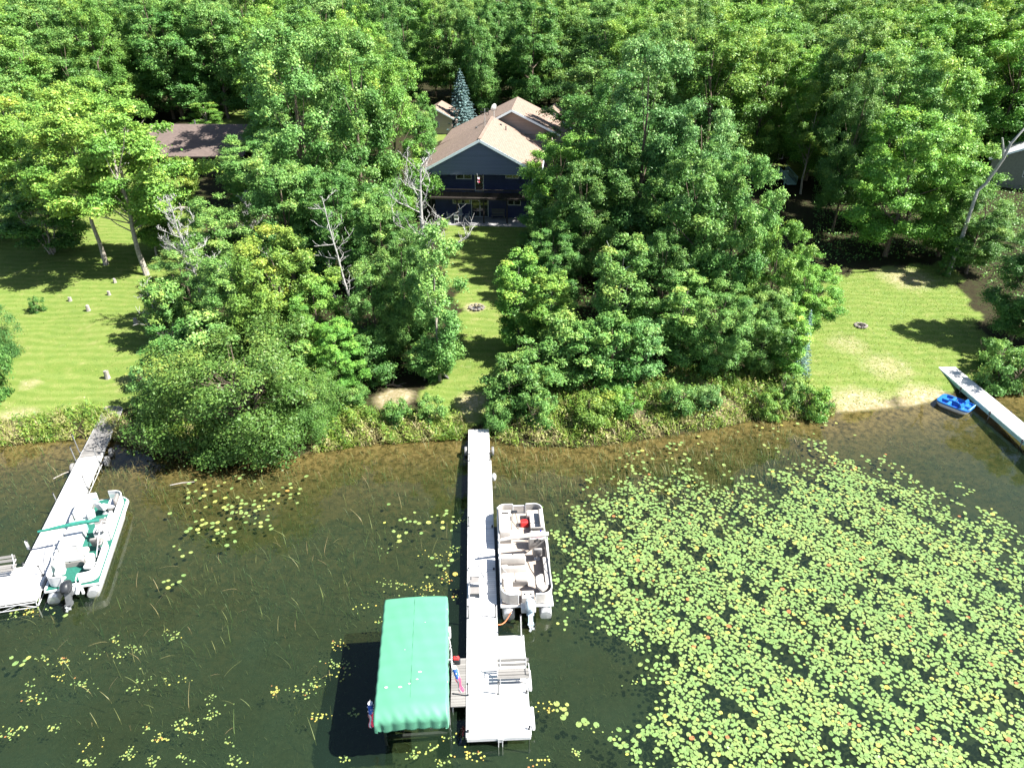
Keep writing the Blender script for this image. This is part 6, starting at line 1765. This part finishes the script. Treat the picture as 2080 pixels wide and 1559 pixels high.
# --- boat lift with green canopy
c0 = W(838, 1478, 2.75); c1 = W(845, 1214, 2.6)
KRZ = R_(4.6)
KL = 6.1
KO = Vector((c1.x, c1.y, 0)) - (Matrix.Rotation(KRZ, 3, 'Z') @ Vector((0, KL - .05, 0)))
def boat_lift():
    e = empty('boat_lift', KO, 'boat lift under a long green canopy between the two docks', 'boat lift', None, KRZ)
    hw = 1.40; NS, NT = 72, 120
    V = []; F = []
    def across(s):     # s in [-1.5, 1.5]
        a = abs(s); sg = 1 if s > 0 else -1
        if a <= 1: return sg * (hw - .10) * a, .06 * a * a + .015 * a
        t = a - 1
        th = min(t / .25, 1) * math.pi / 2
        x = hw - .10 + .10 * math.sin(th); d = .075 + .12 * (1 - math.cos(th))
        if t > .25: d += (t - .25) * 1.75; x += .03 * (t - .25)
        return sg * x, d
    def along(t):      # t in [0, 1]; 0 = lake end
        n0, n1 = .20, .88
        if t < n0:
            q = (n0 - t) / n0
            if q < .7:
                th = q / .7 * math.pi / 2; return .55 - .55 * math.sin(th), .42 * (1 - math.cos(th))
            return 0 - .02 * (q - .7), .42 + (q - .7) / .3 * .36
        if t > n1:
            q = (t - n1) / (1 - n1); th = min(q / .5, 1) * math.pi / 2
            return KL - .16 + .16 * math.sin(th), .14 * (1 - math.cos(th)) + max(0, q - .5) * 1.0
        return .55 + (KL - .71) * (t - n0) / (n1 - n0), 0
    for j in range(NT + 1):
        t = j / NT; y, d2 = along(t)
        for i in range(NS + 1):
            s = -1.55 + 3.1 * i / NS; x, d1 = across(s)
            drop = d1 + d2 * (1.0 if abs(s) < 1 else max(0, 1 - (abs(s) - 1) * 1.2))
            z = 2.72 - min(drop, .84)
            rib = math.cos(2 * math.pi * y / .60)
            if abs(s) > 1.05: x += math.copysign(.028 * abs(math.sin(math.pi * y / .60)) * min((abs(s) - 1.05) * 4, 1), s)
            else: z += .006 * rib + .004 * math.sin(x * 9 + y * 3)
            if t < .2:
                q = min((.2 - t) / .1, 1); pl = abs(math.sin(math.pi * (x / .48 + .5)))
                y2 = y - .04 * pl * q; z -= .012 * pl * q + .010 * math.sin(x * 17 + t * 60) * q
                z -= .022 * math.sin(x * 6.5 + 1) * max(0, (.06 - t) / .06)
            else: y2 = y
            if abs(x) > hw - .3 and t < .12: x *= 1 - .09 * ((.12 - t) / .12) ** 2
            V.append((x, y2, z))
    W_ = NS + 1
    for j in range(NT):
        for i in range(NS): F.append((j * W_ + i, j * W_ + i + 1, (j + 1) * W_ + i + 1, (j + 1) * W_ + i))
    mb = MB(); mb.add(V, F); cv = mb.build('canopy', M['canopy'], e, smooth=70)
    so = cv.modifiers.new('thickness', 'SOLIDIFY'); so.thickness = .012; so.offset = -1
    mb = MB(); mb.box((-.02, KL / 2 + .3, 2.728), (.03, KL - 1.0, .006)); mb.build('seam', M['canopy'], cv)
    mb = MB()
    for (x, y, r) in ((-1.0, 1.35, .055), (-.45, 1.30, .06), (-.1, 1.42, .04), (.2, 1.60, .04), (.30, 1.95, .055), (-.35, 3.1, .02), (.45, 4.5, .02)):
        z = 2.72 - .06 * (x / 1.3) ** 2 - .015 * abs(x) / 1.3 + .014
        mb.lathe([(r, 0), (r * .9, .004), (.005, .006)], 9, Matrix.Translation((x, y, z)) @ Matrix.Diagonal((1.3, .7, 1, 1)))
    mb.build('dropping_stain', M['white_paint'], cv)
    for x in (-1.3, 1.36):
        for y in (1.5, KL - .8):
            mb = MB(); mb.box((x, y, .75), (.09, .09, 3.7)); mb.build('post', M['alu'], e, bevel=.01)
    mb = MB()
    for x in (-1.3, 1.36): mb.box((x, KL / 2 + .3, 2.05), (.06, KL - 1.4, .08))
    for k in range(6): mb.tube([(-1.3, .9 + k * .9, 2.05), (-1.2, .9 + k * .9, 2.5), (0, .9 + k * .9, 2.64), (1.2, .9 + k * .9, 2.5), (1.36, .9 + k * .9, 2.05)], .02, 5)
    mb.build('canopy_frame', M['dullalu'], e)
    mb = MB()
    for y in (1.5, KL - .8): mb.box((0.03, y, -.55), (2.6, .12, .12))
    for x in (-.6, .6): mb.box((x, KL / 2 + .4, -.42), (.14, KL - 2.4, .12))
    mb.build('cradle', M['darkgrey'], e)  # dark colour stands in for the shade under the canopy
    mb = MB(); mb.tube([(1.52 , 3.6 + .45 * math.cos(a * math.pi / 10), 1.35 + .45 * math.sin(a * math.pi / 10)) for a in range(21)], .022, 6)
    for a in range(3): mb.tube([(1.5, 3.6, 1.35), (1.52, 3.6 + .45 * math.cos(a * 2.09), 1.35 + .45 * math.sin(a * 2.09))], .016, 5)
    mb.tube([(1.36, 3.6, 1.35), (1.55, 3.6, 1.35)], .05, 8); mb.build('winch_wheel', M['alu'], e)
    mb = MB(); mb.box((1.47, 4.55, 1.95), (.1, .32, .42)); mb.build('control_box', M['white_paint'], e, bevel=.03)
    mb = MB(); mb.tube([(1.42, 4.4, 1.85), (1.5, 4.1, 1.6), (1.46, 3.8, 1.8)], .02, 5); mb.build('cable', M['white_paint'], e)
boat_lift()
KM = frame(KO, KRZ)
def windsock(x, y, z, lab, sway):
    p = KM @ Vector((x, y, z)); e = empty('windsock', p, lab, 'windsock', 'striped windsocks on the boat lift')
    mb = MB(); mb.tube([(-sway[0] * .15, 0, .22), (0, 0, .02)], .008, 4); mb.lathe([(.10, .0), (.105, .02), (.10, .03)], 12); mb.build('hoop', M['flagwhite'], e)
    mb = MB(); rings = []
    for k in range(7):
        f = k / 6; rings.append([(sway[0] * f * .45 + (.105 - .025 * f) * math.cos(a * .5236), sway[1] * f * .45 + (.105 - .025 * f) * math.sin(a * .5236), -.50 * f) for a in range(12)])
    mb.loft(rings, cap=False); mb.build('sleeve', M['flagblue'], e)
    mb = MB()
    for k in range(9):
        a = k * .8; zz = -.06 - .045 * k; f = -zz
        c = Vector((sway[0] * f * .9 + .112 * math.cos(a * 2.1), sway[1] * f * .9 + .112 * math.sin(a * 2.1), zz)); mb.rbox(c, (.045, .045, .045), .015)
    mb.build('star', M['flagwhite'], e)
    for k in range(7):
        a = k * .9; x0 = sway[0] * .45 + .08 * math.cos(a); y0 = sway[1] * .45 + .08 * math.sin(a); w = Vector((-math.sin(a), math.cos(a), 0)) * .035
        mb = MB(); pts = []
        for j in range(7):
            f = j / 6; c = Vector((x0 + sway[0] * .6 * f + .03 * math.sin(j * 1.3 + k), y0 + sway[1] * .6 * f + .03 * math.cos(j + k), -.5 - .72 * f)); pts.append([c - w, c + w, c + w + Vector((0.004, .004, 0)), c - w + Vector((.004, .004, 0))])
        mb.loft(pts); mb.build('tail', M['flagred' if k % 2 == 0 else 'flagwhite'], e)
windsock(-1.62, 1.0, 2.25, 'red, white and blue windsock hanging on the lake side of the green canopy', (-.05, -.1))
windsock(1.66, 2.3, 2.4, 'red, white and blue windsock hanging between the green canopy and the dock bench', (.25, -.15))
mb = MB(); mb.tube([KM @ Vector(q) for q in ((1.38, 2.5, 1.95), (1.45, 2.45, 2.55), (1.58, 2.35, 2.7), (1.66, 2.3, 2.62))], .018, 6)
tag(mb.build('windsock_rod', M['black'], None), 'bent black rod holding the windsock nearer the dock', 'rod')
# pale stick floating by the far dock
for (a, b, c_, d2, lab) in ((108, 972, 146, 955, 'pale yellow stick floating beside the weathered-ended dock'), (345, 985, 395, 978, 'pale stick floating off the willow bush')):
    p, q = W(a, b, .02), W(c_, d2, .03); mb = MB(); mb.tube([p, (p + q) / 2 + Vector((0, .05, .02)), q], [.03, .035, .02], 6)
    tag(mb.build('floating_stick', M['stump'], None), lab, 'stick')
